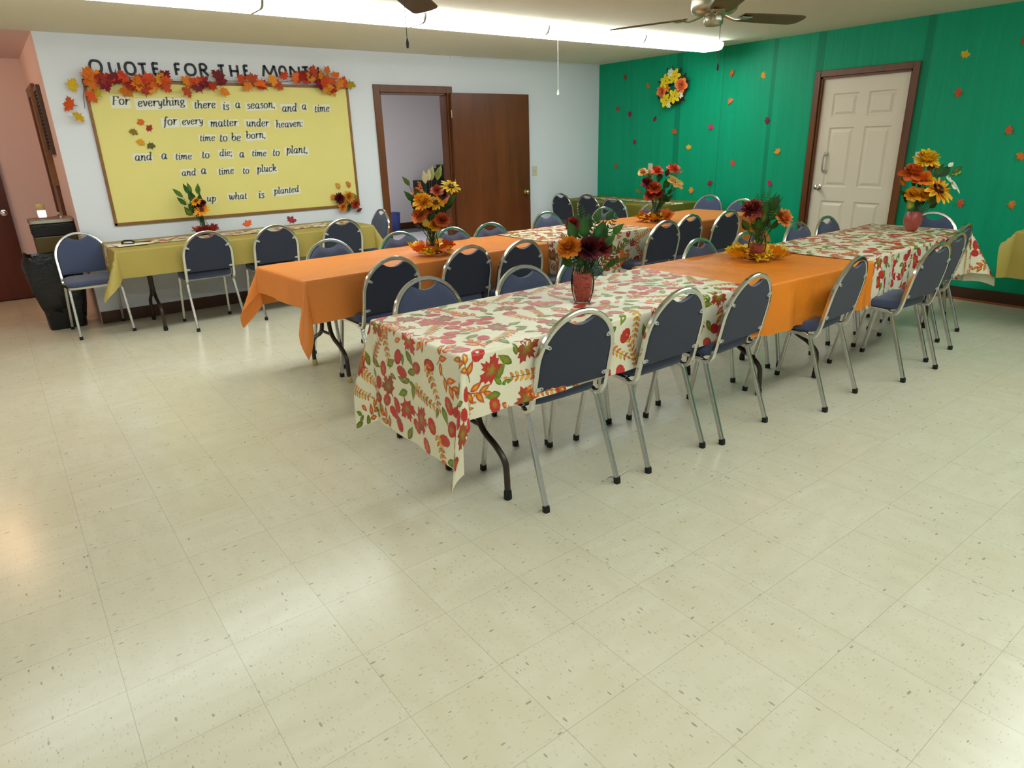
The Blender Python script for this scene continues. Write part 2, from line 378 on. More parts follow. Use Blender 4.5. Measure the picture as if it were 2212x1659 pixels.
def casing(name, a0, a1, top, wdt, plane, axis, mat_, depth=.02, jamb=WT):
    """door casing: two legs + head, with the jamb lining behind it"""
    b = MB()
    def bx(u0, u1, z0, z1, d0, d1, bev=.004):
        if axis == 'x': b.box(u0, u1, plane+d0, plane+d1, z0, z1, bev)
        else: b.box(plane+d0, plane+d1, u0, u1, z0, z1, bev)
    bx(a0-wdt, a0, 0, top+wdt, -depth, 0); bx(a1, a1+wdt, 0, top+wdt, -depth, 0); bx(a0, a1, top, top+wdt, -depth, 0)
    bx(a0-.004, a0+.018, 0, top, 0, jamb, 0); bx(a1-.018, a1+.004, 0, top, 0, jamb, 0); bx(a0, a1, top-.018, top+.004, 0, jamb, 0)
    return struct(name, b, mat_)
casing('trim_1', DX0, DX1, DZ, .075, 0, 'x', M_trim)
casing('trim_2', GY0, GY1, GZ, .06, 0, 'y', M_trim)
# ---- door 1: brown slab swung open flat along the wall
door1 = thing('door_1', 'brown wood-grain slab door swung open against the white wall', 'door', (DX1+.02, -.03, 0)); door1['kind'] = 'structure'
b = MB(); b.box(0.0, 1.155, -.045, 0, .012, 2.05, .004); b.build('door_panel', M_door, door1, 0)
def knob(parent, loc, nrm, m, r=.027, name='door_knob'):
    b = MB(); prof = [(r*1.15, 0), (r*1.15, .006), (r*.45, .01), (r*.42, .028), (r*.8, .034), (r, .046), (r*.92, .06), (r*.5, .068)]
    b.lathe(prof, 20); n = Vector(nrm).to_track_quat('Z', 'Y').to_matrix().to_4x4()
    b.v = [tuple(n @ Vector(p)+Vector(loc)) for p in b.v]
    return b.build(name, m, parent)
knob(door1, (1.075, -.045, .875), (0, -1, 0), M_brass)
b = MB(); b.box(1.154, 1.158, -.04, -.005, .83, .92); b.build('latch_plate', M_brass, door1, 0)
b = MB()
for z in (.25, 1.05, 1.82): b.tube([(-.008, -.05, z-.045), (-.008, -.05, z+.045)], .007)
b.build('hinge', M_brass, door1)
# ---- door 2: cream six-panel door
door2 = thing('door_2', 'cream six-panel door closed in the green wall', 'door', (.05, 0, 0)); door2['kind'] = 'structure'
y0, y1 = GY0+.018, GY1-.018; wd_ = y1-y0
b = MB(); b.box(-.006, .022, y0, y1, .012, GZ-.018)
ym = (y0+y1)/2
ZP = ((1.64, 1.86), (.96, 1.54), (.20, .82)); YP = ((y0+.115, ym-.05), (ym+.05, y1-.115))
for (ya, yb_) in ((y0, YP[0][0]), (YP[0][1], YP[1][0]), (YP[1][1], y1)): b.box(-.018, -.005, ya, yb_, .012, GZ-.018)
for ya, yb_ in YP:
    for za, zb in ((.012, .20), (.82, .96), (1.54, 1.64), (1.86, GZ-.018)): b.box(-.018, -.005, ya, yb_, za, zb)
    for za, zb in ZP:
        b.rings([[(x, ya+q, za+q), (x, yb_-q, za+q), (x, yb_-q, zb-q), (x, ya+q, zb-q)] for x, q in ((-.0178, 0), (-.0065, .012), (-.0065, .022), (-.0165, .045), (-.017, .05))], cap0=False)
b.build('door_panel', M_doorw, door2, 0)
knob(door2, (-.018, -3.29, .955), (-1, 0, 0), M_chrome)
b = MB(); b.tube(crom([(-.018, -3.325, 1.115), (-.05, -3.325, 1.13), (-.058, -3.325, 1.2), (-.05, -3.325, 1.265), (-.018, -3.325, 1.28)], 5), .008); b.box(-.022, -.018, -3.345, -3.305, 1.095, 1.125); b.box(-.022, -.018, -3.345, -3.305, 1.27, 1.305)
b.build('pull_handle', M_steel, door2)
# ---- door 3: dark hall door at the far left
door3 = thing('door_3', 'dark red-brown hall door with a bright round knob', 'door', (-7.75, YD-.05, 0)); door3['kind'] = 'structure'
b = MB(); b.box(0, .92, 0, .045, .01, 2.03, .003); b.build('door_panel', M_halldoor, door3, 0)
knob(door3, (.925-.065, 0, .93), (0, -1, 0), M_chrome, .028)
# ---- side window frame with shutter in hallway
win = thing('window_1', 'red-brown framed pass-through window on the hall side wall', 'window', (XH-.004, 1.2, .86)); win['kind'] = 'structure'
b = MB()
b.box(-.03, 0, -.26, -.17, 0, 1.27, .004); b.box(-.03, 0, .42, .5, 0, 1.27, .004); b.box(-.03, 0, -.17, .42, 1.18, 1.27, .004); b.box(-.05, 0, -.28, .52, -.03, .02, .004)
b.build('window_frame', M_trim, win, 0)
b = MB(); b.box(-.016, 0, -.17, .42, .02, 1.18); b.build('window_panel', M_halldoor, win, 0)
b = MB(); b.box(-.05, 0, -.30, -.26, .35, 1.22, .004); b.build('lit_edge_strip', MATS['oak_board_frame'], win, 0)  # lit edge between window and louvre, painted as a pale wood strip
sh = thing('louvre_panel', 'narrow dark louvred panel on the hall side wall', 'shutter', (XH-.004, .62, 1.5))
b = MB(); b.box(-.03, 0, -.2, -.16, 0, .58, .003); b.box(-.03, 0, .16, .2, 0, .58, .003); b.box(-.03, 0, -.16, .16, 0, .04, .003); b.box(-.03, 0, -.16, .16, .54, .58, .003); b.build('panel_frame', M_base, sh, 0)
b = MB()
for i in range(16): z = .05+i*.031; b.box(-.022, -.004, -.16, .16, z, z+.02)
b.build('louvre', M_grille, sh, 0)

# ------------------------------------------------------------------ fluorescent fixtures
def fixture(name, x1, ya, lens, label, group, L=1.212):
    t = thing(name, label, 'ceiling light', (x1-L/2, ya, H), 0, group)
    h = L/2; w = .15
    b = MB(); b.box(-h, h, -w+.02, w-.02, -.03, 0, .003); b.build('fixture_housing', M_whitemetal, t, 0)
    prof = [(-w, -.018), (-w, -.045), (-w+.02, -.078), (-w+.05, -.088), (w-.05, -.088), (w-.02, -.078), (w, -.045), (w, -.018)]
    b = MB(); b.rings([[(x, y, z) for y, z in prof] for x in (-h+.006, -h/2, 0, h/2, h-.006)]); b.build('lens', lens, t)
    for sx in (-1, 1):
        b = MB(); a, c = sorted((sx*h, sx*(h-.006)))
        b.rings([[(x, y*1.015, z-.002) for y, z in prof] for x in (a, c)]); b.build('end_cap', M_whitemetal, t)
    return t
FX = [-.40, -1.62, -2.84, -4.06, -5.28, -6.50]
FL = ['end fluorescent ceiling light at the green-wall end of the lit strip', 'second lit fluorescent ceiling light from the green-wall end of the strip', 'third lit fluorescent ceiling light from the green-wall end of the strip',
      'fourth lit fluorescent ceiling light from the green-wall end, above the bulletin-board side', 'fifth lit fluorescent ceiling light from the green-wall end, cut by the picture top', 'last fluorescent ceiling light of the strip, toward the hallway']
for x, l in zip(FX, FL): fixture('fluorescent_light', x, -2.13, M_lens, l, 'fluorescent strip over the tables')
for i, x in enumerate(FX):
    fixture('fluorescent_light', x, -6.55, M_lens_b, 'dimmer fluorescent ceiling light in the strip behind the viewer', 'fluorescent strip behind the viewer')
for x in (-2.2, -.98): fixture('fluorescent_light', x, 2.1, M_lensr, 'fluorescent ceiling light inside the back office', 'office ceiling lights')
def globe(x, y, lbl, m=M_bulb):
    t = thing('ceiling_lamp', lbl, 'ceiling light', (x, y, H))
    b = MB(); b.lathe([(.09, -.03), (.1, 0)], 24); b.build('lamp_base', M_brass, t)
    b = MB(); b.lathe([(.02, -.15), (.07, -.14), (.105, -.11), (.115, -.075), (.1, -.045), (.07, -.03)], 24); b.build('lamp_globe', m, t)
globe(-7.6, .85, 'warm round ceiling lamp in the hallway', M_bulb2); globe(-7.9, -2.2, 'warm round ceiling lamp near the hallway opening')

# ------------------------------------------------------------------ ceiling fans
def fan(name, x, y, a0, label, chain=None):
    t = thing(name, label, 'ceiling fan', (x, y, H))
    b = MB(); b.lathe([(.075, 0), (.08, -.03), (.085, -.1), (.13, -.125), (.137, -.15), (.137, -.225), (.132, -.25), (.11, -.268), (.06, -.275)], 40); b.build('motor_housing', M_pewter, t)
    b = MB(); b.lathe([(.05, -.272), (.056, -.285), (.056, -.318), (.046, -.33), (.02, -.334)], 28); b.build('switch_housing', M_pewter, t)
    for k in range(3):
        a = a0+k*2*pi/3; R = Matrix.Rotation(a, 4, 'Z')
        b = MB(); b.sweep(crom([(.075, 0, -.272), (.12, 0, -.285), (.16, .0, -.292), (.20, 0, -.285)], 4), [(.014, -.003), (.014, .003), (-.014, .003), (-.014, -.003)]); b.box(.18, .26, -.045, .045, -.284, -.279, .002)
        b.v = [tuple(R @ Vector(p)) for p in b.v]; arm = b.build('blade_arm', M_pewter, t)
        b = MB(); out = [(.19, -.055), (.3, -.064), (.5, -.07), (.64, -.07), (.675, -.055), (.688, -.025), (.688, .025), (.675, .055), (.64, .07), (.5, .07), (.3, .064), (.19, .055)]
        T = R @ Matrix.Translation((0, 0, -.276)) @ Matrix.Rotation(radians(-11), 4, 'X')
        b.rings([[(px, py, z) for px, py in out] for z in (-.003, .003)]); b.v = [tuple(T @ Vector(p)) for p in b.v]
        b.build('blade', M_blade, t, 30)
    if chain:
        b = MB(); b.tube([(.03, -.03, -.32), (.032, -.03, chain+.03)], .0018, 6); b.lathe([(.003, .04), (.008, .02), (.006, 0)][::-1], 10, (.032, -.03, chain)); b.build('pull_chain', M_blackbox, t)
    return t
fan('ceiling_fan', -3.27, -4.31, radians(-14), 'pewter ceiling fan with dark blades hanging before the green wall', -.575)
fan('ceiling_fan', -5.33, -4.14, radians(47), 'ceiling fan mostly above the picture, one dark blade tip showing over the light strip', -.54)
t = thing('pull_cord', 'white pull cord with a bell-shaped end hanging from the fluorescent strip', 'pull cord', (-2.58, -2.1, 1.89))
b = MB(); b.tube([(0, 0, .035), (0, 0, .47)], .0014, 6); b.build('cord', M_whitemetal, t)
b = MB(); b.lathe([(.012, 0), (.011, .012), (.005, .035), (.003, .045)], 12); b.build('cord_end', M_whitemetal, t)

# ------------------------------------------------------------------ folding tables
def leg_path(s):
    """one bent tube of the leg frame; s = side (+1/-1) across the table"""
    return crom([(0, .055*s, -.03), (0, .055*s, -.25), (0, .06*s, -.40), (0, .10*s, -.465), (0, .19*s, -.51), (0, .25*s, -.56), (0, .262*s, -.62), (0, .265*s, -.722)], 4)
def table(label, x, y, L, rz, W=.74, z=.74, foot=M_rubber, group='folding banquet tables'):
    t = thing('folding_table', label, 'table', (x, y, 0), rz, group)
    b = MB(); b.box(0, L, 0, W, z-.022, z, .006); b.box(.02, L-.02, .02, W-.02, z-.05, z-.022); b.build('tabletop', M_ttop, t, 0)
    for xe in (.26, L-.26):
        for s in (-1, 1):
            p = [(xe+q[0], W/2+q[1], z+q[2]) for q in leg_path(s)]
            b = MB(); b.tube(p, .0145, 10); lg = b.build('leg', M_tleg, t)
            b = MB(); b.lathe([(.016, .0), (.019, .004), (.018, .035), (.0155, .045)], 14, (p[-1][0], p[-1][1], 0.0)); b.build('foot_cap', foot, lg)
        b = MB(); b.tube([(xe, W/2-.085, z-.445), (xe, W/2+.085, z-.445)], .01, 8); b.tube([(xe, W/2-.06, z-.1), (xe, W/2+.06, z-.1)], .01, 8)
        d = .3 if xe < L/2 else -.3
        b.tube([(xe, W/2, z-.22), (xe+d, W/2, z-.05)], .007, 8); b.build('crossbar', M_tleg, t)
    return t
TZ = .74
table('folding table under the leaf-print cloth with the long hanging corner', -5.71, -5.136, 2.44, radians(.4), W=.72)
table('folding table under leaf print at the green-wall end of the front row', -3.25, -5.195, 2.25, radians(1.8))
table('folding table under the orange cloth with pointed hanging corner', -5.585, -3.235, 2.42, radians(3.4), foot=M_cap)
table('folding table at the green-wall end of the middle row', -3.16, -3.10, 2.36, radians(-.3))
table('long folding table under mustard cloth against the bulletin-board wall', -6.255, -.815, 2.3, 0)
table('folding table under olive cloth in the corner along the green wall', -.03, -1.78, 1.7, radians(90))
table('folding table under mustard-green cloth at the picture edge by the green wall', -.05, -7.2, 1.83, radians(90))

# ------------------------------------------------------------------ table coverings
def smooth(t): t = max(0, min(1, t)); return t*t*(3-2*t)
class Cloth:
    """flat cloth coordinates (u along the table, v across it) -> draped surface"""
    def __init__(s, x, y, L, W, rz, z, u0, u1, v0, v1, seed=0, flare=.7, side=.06, ext=0.0, amp=.012, lam=.33, rad=.016, lift=0.003):
        s.o = (x, y); s.L = L; s.W = W; s.c = cos(rz); s.s = sin(rz); s.z = z+lift
        s.u0, s.u1, s.v0, s.v1 = u0, u1, v0, v1; s.flare = flare; s.side = side; s.ext = ext; s.amp = amp; s.lam = lam; s.r = rad
        s.ph = seed*1.7
    def local(s, u, v):
        cu = min(max(u, 0), s.L); cv = min(max(v, 0), s.W); du = u-cu; dv = v-cv
        d = sqrt(du*du+dv*dv); p = s.ph
        if d < 1e-9:
            h = .0012*(sin(u*9+p)*sin(v*13+p*2)+sin(u*23+v*7+p))
            return (u, v, s.z+h)
        nx, ny = du/d, dv/d
        th = atan2(abs(dv), abs(du)); k = sin(2*th)
        phi = s.side+(s.flare)*k**1.5
        q = d*(1+s.ext*k*k)
        r = s.r
        if q < r*pi/2: a = q/r; out = r*sin(a); dn = r*(1-cos(a))
        else:
            e = q-r*pi/2; out = r+e*sin(phi); dn = r+e*cos(phi)
        w = smooth(q/.2)
        t = (u if abs(ny) > abs(nx) else v)+.12*th
        rip = s.amp*w*(sin(2*pi*t/s.lam+p)+.55*sin(2*pi*t/(s.lam*.47)+2.3*p)+.3*sin(2*pi*t/(s.lam*.21)+p*3.1))
        out += rip*(1-.6*k)+s.amp*.5*w
        return (cu+nx*out, cv+ny*out, max(.004, s.z-dn))
    def at(s, u, v, off=0.0):
        p = Vector(s.local(u, v))
        if off:
            e = .004; a = Vector(s.local(u+e, v))-Vector(s.local(u-e, v)); b = Vector(s.local(u, v+e))-Vector(s.local(u, v-e))
            n = a.cross(b)
            if n.length > 1e-12: p += n.normalized()*off
        return Vector((s.o[0]+p.x*s.c-p.y*s.s, s.o[1]+p.x*s.s+p.y*s.c, p.z))
    def mesh(s, mb, du=.035):
        def ticks(a, b, L):
            t = [a, b]
            for e in (0, L):
                if a < e < b: t.append(e)
                for q in (.004, .008, .013, .019, .026):
                    for w in (e-q, e+q):
                        if a < w < b and (w < 0 or w > L): t.append(w)
            n = int((b-a)/du); t += [a+(b-a)*i/n for i in range(1, n)]
            t.sort(); o = [t[0]]
            for w in t[1:]:
                if w-o[-1] > .0025 or w in (b,): o.append(w)
            return o
        U = ticks(s.u0, s.u1, s.L); V = ticks(s.v0, s.v1, s.W)
        mb.grid([[s.at(u, v) for v in V] for u in U], flip=True)
# ---- printed leaves (part of the cloth's own mesh)
RED = rgb(196, 52, 46); DRED = rgb(160, 34, 36); ORG = rgb(224, 112, 34); YEL = rgb(234, 184, 52); GRN = rgb(122, 140, 36); DGRN = rgb(70, 104, 30); OLV = rgb(150, 146, 50); BRN = rgb(150, 84, 34)
def o_maple():
    h = [(0, 1.0), (.09, .74), (.21, .80), (.19, .56), (.34, .62), (.44, .72), (.52, .60), (.74, .56), (.56, .38), (.64, .26), (.40, .16), (.52, -.06), (.26, -.04), (.06, -.10)]
    return h+[(.012, -.42), (-.012, -.42)]+[(-x, y) for x, y in h[:0:-1]]
def o_oval(n=22, ser=.07, w=.34):
    return [((w*sin(2*pi*i/n))*(1+(ser if i % 2 else -ser)), .5-.5*cos(2*pi*i/n)) for i in range(n)]
def o_point(w=.24, n=7):
    r = [(w*sin(pi*(i/n)**.85)*(1-.25*i/n)*(1.06 if i % 2 else .95), i/n) for i in range(1, n)]
    return [(0, 0)]+r+[(0, 1.02)]+[(-x, y) for x, y in r[::-1]]
def o_leaflet(): return [(0, 0), (.17, .22), (.22, .46), (.13, .78), (0, 1.0), (-.13, .78), (-.22, .46), (-.17, .22)]
SH_M = o_maple(); SH_O = o_oval(); SH_P = o_point(); SH_L = o_leaflet()
def jit(c, a, rn): return tuple(max(0, min(1, x*(1+rn.uniform(-a, a)))) for x in c[:3])+(1,)
def leaf_fan(cl, mb, shape, u, v, size, ang, cc, ce, off=.0011, cm=None, ctr=(0, .42), mi=1, tipc=None):
    ca, sa = cos(ang), sin(ang)
    def P(x, y): return (u+(x*ca-y*sa)*size, v+(x*sa+y*ca)*size)
    if not all(cl.u0 < P(x, y)[0] < cl.u1 and cl.v0 < P(x, y)[1] < cl.v1 for x, y in shape):
        if not (cl.u0 < P(*ctr)[0] < cl.u1 and cl.v0 < P(*ctr)[1] < cl.v1): return
    def S(x, y):
        a, b = P(x, y); return cl.at(min(max(a, cl.u0), cl.u1), min(max(b, cl.v0), cl.v1), off)
    n = len(shape); vs = [S(*ctr)]; co = [cc]
    for x, y in shape:  # mid ring
        vs.append(S(ctr[0]+(x-ctr[0])*.55, ctr[1]+(y-ctr[1])*.55)); co.append(cm or tuple((a+b)/2 for a, b in zip(cc, ce)))
    for x, y in shape:
        vs.append(S(x, y)); co.append(tipc if (tipc and y > .62) else ce)
    fs = []
    for i in range(n):
        j = (i+1) % n; fs.append((0, 1+j, 1+i)); fs.append((1+i, 1+j, 1+n+j, 1+n+i))
    fs = [f[::-1] for f in fs] if True else fs
    mb.add(vs, fs, mi, co)
def stem_strip(cl, mb, pts, w=.0016, col=None):
    col = col or rgb(120, 80, 40); L = []; R_ = []
    for i, (u, v) in enumerate(pts):
        a = pts[max(i-1, 0)]; b_ = pts[min(i+1, len(pts)-1)]; dx, dy = b_[0]-a[0], b_[1]-a[1]; n = sqrt(dx*dx+dy*dy) or 1
        f = lambda s_: (min(max(u-dy/n*w*s_, cl.u0), cl.u1), min(max(v+dx/n*w*s_, cl.v0), cl.v1))
        L.append(cl.at(*f(1), .001)); R_.append(cl.at(*f(-1), .001))
    mb.grid([L, R_], 1, [col]*(2*len(pts)))
def print_leaves(cl, mb, rn, dens=1.0, sc=1.0):
    sc *= 1.22
    pts = []; A = (cl.u1-cl.u0)*(cl.v1-cl.v0); tries = int(A*5200*dens)
    occ = {}
    def ok(u, v, r):
        for i in range(int((u-.16)/.08), int((u+.16)/.08)+1):
            for j in range(int((v-.16)/.08), int((v+.16)/.08)+1):
                for (a, b_, q) in occ.get((i, j), ()):
                    if (a-u)**2+(b_-v)**2 < (r+q)**2*.74: return False
        return True
    def put(u, v, r): occ.setdefault((int(u/.08), int(v/.08)), []).append((u, v, r))
    rad = {'maple': .041, 'branch': .047, 'sprig': .05, 'green': .033, 'oval': .028}
    quota = {'maple': 13, 'branch': 19, 'sprig': 17, 'green': 26, 'oval': 24}
    order = []
    for k, q in quota.items(): order += [(k, rad[k]*sc, 30)]*int(q*A*dens)
    rn.shuffle(order)
    order += [(rn.choice(('green', 'oval', 'oval', 'leaflet')), .026*sc, 12) for _ in range(int(A*60*dens))]
    for k, r, tr in order:
        for _ in range(tr):
            u = rn.uniform(cl.u0, cl.u1); v = rn.uniform(cl.v0, cl.v1)
            if ok(u, v, r): break
        else: continue
        put(u, v, r); a = rn.uniform(0, 2*pi); ca, sa = cos(a), sin(a)
        def T(x, y): return (u+(x*ca-y*sa), v+(x*sa+y*ca))
        if k == 'maple':
            leaf_fan(cl, mb, SH_M, *T(0, -.03*sc), .075*sc, a, jit(OLV, .2, rn), jit(RED, .2, rn), cm=jit(BRN if rn.random() < .5 else RED, .2, rn), ctr=(0, .28))
        elif k == 'oval':
            g = rn.random() < .4
            leaf_fan(cl, mb, SH_O, *T(0, -.03*sc), .062*sc, a, jit(OLV if g else RED, .15, rn), jit(RED if rn.random() < .8 else DRED, .15, rn), cm=jit(RED, .2, rn))
        elif k == 'green':
            leaf_fan(cl, mb, SH_P, *T(-.013*sc, -.035*sc), .066*sc, a+.25, jit(OLV, .2, rn), jit(DGRN, .2, rn), cm=jit(GRN, .2, rn), tipc=jit(GRN, .2, rn))
            leaf_fan(cl, mb, SH_P, *T(.018*sc, -.03*sc), .046*sc, a-.5, jit(OLV, .2, rn), jit(DGRN, .2, rn), cm=jit(GRN, .2, rn))
        elif k == 'leaflet':
            leaf_fan(cl, mb, SH_P, *T(0, -.022*sc), .045*sc, a, jit(YEL, .15, rn), jit(RED if rn.random() < .5 else ORG, .15, rn), cm=jit(ORG, .2, rn))
        elif k == 'branch':
            stem_strip(cl, mb, [T(.006*sin(i), -.06*sc+i*.022*sc) for i in range(6)])
            for i, (y, s_, d) in enumerate(((-.035, -1, .8), (-.02, 1, .8), (.0, -1, .65), (.012, 1, .65), (.03, 0, 0))):
                leaf_fan(cl, mb, SH_P, *T(0, y*sc), (.05 if s_ else .042)*sc, a-s_*d*-1, jit(YEL, .15, rn), jit(RED if rn.random() < .6 else BRN, .15, rn), cm=jit(ORG, .2, rn))
        else:
            n = 7; bend = rn.uniform(-.6, .6)
            c0 = [T(bend*((i/n-.5)**2)*.06*sc, (-.075+.15*i/n)*sc) for i in range(n+1)]
            stem_strip(cl, mb, c0, .0011)
            for i in range(n+1):
                for s_ in ((-1, 1) if i < n else (0,)):
                    leaf_fan(cl, mb, SH_L, *c0[i], .032*sc*(1-.35*i/n), a+s_*.85, jit(YEL, .15, rn), jit(ORG if rn.random() < .7 else BRN, .2, rn), cm=jit(YEL if rn.random() < .4 else ORG, .15, rn))
def tablecloth(label, cl, m, cat='tablecloth', leaves=None, du=.035, name='tablecloth', sc=1.0):
    mb = MB(); cl.mesh(mb, du)
    if leaves is not None: print_leaves(cl, mb, random.Random(leaves), 1.0, sc)
    o = mb.build(name, [m, M_print], None, 60); tag(o, label, cat); return o
# front row
tablecloth('orange plastic tablecloth between the two leaf-print cloths of the front row', Cloth(-4.16, -5.168, 1.6, .84, radians(-2.4), TZ, .2, 1.39, -.28, 1.10, 2, lam=.38, amp=.016, lift=.0045), M_orange)
tablecloth('cream leaf-print tablecloth with the long hanging corner, front row end', Cloth(-5.71, -5.138, 2.44, .73, radians(.4), TZ, -.50, 1.80, -.265, .95, 3, flare=.30, lam=.42, amp=.004, side=.02, lift=.0075), M_cream, leaves=11)
tablecloth('cream leaf-print tablecloth at the green-wall end of the front row', Cloth(-3.25, -5.195, 2.25, .74, radians(1.8), TZ, .42, 2.66, -.33, 1.03, 5, flare=.5, lam=.3, amp=.012, lift=.009), M_cream, leaves=23)
# middle row
tablecloth('peach-orange tablecloth with pointed hanging corners, middle row', Cloth(-5.585, -3.235, 2.42, .74, radians(3.4), TZ, -.185, 2.42, -.275, 1.02, 7, flare=.42, ext=.55, lam=.8, amp=.008, side=.04), M_orange_p)
tablecloth('peach-orange tablecloth at the green-wall end of the middle row', Cloth(-3.16, -3.10, 2.36, .74, radians(-.3), TZ, -.02, 2.55, -.28, 1.02, 9, flare=.5, lam=.7, amp=.008), M_orange_p)
tablecloth('cream leaf-print cloth laid across the middle of the orange middle row', Cloth(-3.75, -3.115, 3.0, .74, radians(.2), TZ, .16, 1.34, -.32, 1.0, 4, lam=.34, amp=.008, lift=.0085), M_cream, leaves=37)
# wall tables
tablecloth('mustard-green tablecloth on the table below the bulletin board', Cloth(-6.255, -.815, 2.3, .74, 0, TZ, -.24, 2.54, -.235, .76, 6, flare=.5, ext=.35, lam=.5, amp=.006), M_gold)
tablecloth('long leaf-print runner on the mustard cloth below the bulletin board', Cloth(-6.255, -.815, 2.3, .74, 0, TZ, -.2, 2.25, .26, .56, 6, lift=.008, amp=.004), M_cream, 'table runner', leaves=41, name='table_runner', sc=.9)
tablecloth('dark olive tablecloth on the corner table by the green wall', Cloth(-.03, -1.78, 1.7, .74, radians(90), TZ, -.2, 1.72, -.01, 1.06, 8, flare=.4, lam=.6, amp=.006), M_olive)
tablecloth('pale runner along the middle of the olive corner table', Cloth(-.03, -1.78, 1.7, .74, radians(90), TZ, -.02, 1.6, .28, .5, 8, lift=.008, amp=.004), M_cream, 'table runner', leaves=43, name='table_runner', sc=.9)
tablecloth('mustard-green tablecloth with jutting corner at the picture edge', Cloth(-.05, -7.2, 1.83, .74, radians(90), TZ, -.2, 1.93, -.02, 1.10, 10, flare=.75, lam=.5, amp=.006), M_gold)

# ------------------------------------------------------------------ stacking banquet chair
def make_chair():
    t = thing('banquet_chair', 'x', 'chair')
    pr = sq(.0105)
    # seat frame: U of square tube (sides + front)
    b = MB(); pts = [(-.196, -.085, .425), (-.196, .10, .43), (-.192, .17, .43), (-.165, .205, .43), (0, .213, .43), (.165, .205, .43), (.192, .17, .43), (.196, .10, .43), (.196, -.085, .425)]
    b.sweep(crom(pts, 4), pr, up=(0, 0, 1)); b.box(-.19, .19, -.09, -.075, .418, .432); b.build('seat_frame', M_chrome, t)
    # seat cushion
    out = []
    n = 40
    for i in range(n):
        a = 2*pi*i/n; e = .32
        x = .203*math.copysign(abs(cos(a))**e, cos(a)); y = .045+.178*math.copysign(abs(sin(a))**e, sin(a)); x *= 1-.06*smooth((-.0-y)/.2)
        out.append((x, y))
    R = []
    for k, zz in ((.93, .434), (.985, .440), (1.0, .455), (1.0, .472), (.975, .486), (.90, .494), (.6, .499), (.25, .5)):
        R.append([(x*k, .045+(y-.045)*k, zz-(.012*smooth((y-.12)/.11) if zz > .46 else 0)) for x, y in out])
    b = MB(); b.rings(R); b.build('seat', M_fabric, t, 60)
    # backrest geometry: plane reclined, z .50 .. arch
    yb = lambda z: -.165-(z-.50)*.21
    A, B_, zc = .197, .203, .635
    def arch(x): return zc+.192*sqrt(max(0, 1-(x/.188)**2))
    def ztop(x):
        a = abs(x); k = .074
        if a >= k: return arch(a)
        return .784+(arch(k)-.784)*(a/k)**2
    nx, nz = 44, 12; xs = [-.186+.372*i/nx for i in range(nx+1)]
    fr, bk = [], []
    for x in xs:
        zt = ztop(x); rf = []; rb = []
        for j in range(nz+1):
            z = .505+(zt-.505)*j/nz; e = min(1, min((x+.188), (.188-x))/.03); e2 = min(1, min(z-.5, zt-z+.004)/.03)
            f = sqrt(max(0, 1-(1-max(0, e))**2))*sqrt(max(0, 1-(1-max(0, e2))**2))
            rf.append((x, yb(z)+.004+.022*f, z)); rb.append((x, yb(z)-.006-.003*f, z))
        fr.append(rf); bk.append(rb)
    b = MB(); b.grid(fr, 0, flip=True); b.grid(bk, 1)
    for i in range(nx):
        for j in (0, nz): b.add([fr[i][j], fr[i+1][j], bk[i+1][j], bk[i][j]], [(0, 1, 2, 3)], 0)
    for j in range(nz):
        for i in (0, nx): b.add([fr[i][j], fr[i][j+1], bk[i][j+1], bk[i][j]], [(0, 1, 2, 3)], 0)
    b.build('backrest', [M_fabric, M_fabric_shade], t, 60)
    # back frame: inverted U with forward-curled lower ends
    P = []
    half = [(.192, -.035, .428), (.196, -.09, .413), (.199, -.132, .42), (.2, -.152, .448), (.2, yb(.505), .505), (.2, yb(.57), .57), (.2, yb(.635), .635)]
    for i in range(1, 12):
        a = pi/2*i/12; z = zc+.205*sin(a); half.append((.2*cos(a), yb(z), z))
    P = [(-x, y, z) for x, y, z in half]+[(0, yb(.84), .84)]+half[::-1]
    b = MB(); b.sweep(crom(P, 3), [(.0075, -.011), (.011, -.007), (.011, .007), (.0075, .011), (-.0075, .011), (-.011, .007), (-.011, -.007), (-.0075, -.011)], up=(1, 0, 0)); b.build('back_frame', M_chrome, t)
    for sx in (-1, 1):
        for path in ([(.194*sx, -.05, .424), (.195*sx, -.085, .422), (.196*sx, -.112, .40), (.198*sx, -.13, .35), (.207*sx, -.252, .016)],
                     [(.193*sx, .165, .43), (.194*sx, .17, .40), (.205*sx, .243, .016)]):
            b = MB(); c = crom(path, 4) if len(path) > 3 else path; b.sweep(c, pr, up=(1, 0, 0)); lg = b.build('leg', M_chrome_w, t)
            e = Vector(path[-1]); d = (e-Vector(path[-2])).normalized()
            b = MB(); b.sweep([e-d*.012, e-d*.001, e+Vector((0, 0, -.016))], sq(.0135), up=(1, 0, 0)); b.build('foot_cap', M_rubber, lg)
        for z in (.53, .72):
            b = MB(); xe = .187 if z < .6 else .172; ang = 0 if z < .6 else .5
            T = Matrix.Translation((xe*sx, yb(z)-.0115, z)) @ Matrix.Rotation(ang*-sx, 4, 'Y')
            b.rings([[tuple(T @ Vector((sx*-px, yy, pz))) for px, pz in ((-.012, -.008), (.016, -.008), (.023, -.005), (.026, 0), (.023, .005), (.016, .008), (-.012, .008))][::(1 if sx > 0 else -1)] for yy in (0.003, -.002)])
            b.tube([T @ Vector((-sx*.015, -.0018, 0)), T @ Vector((-sx*.015, -.0032, 0))], .003, 8, mi=1)
            b.build('clip', [M_bracket, M_rubber], t, 30)
    return t
ORD = ['first', 'second', 'third', 'fourth', 'fifth', 'sixth', 'seventh']
proto = [None]
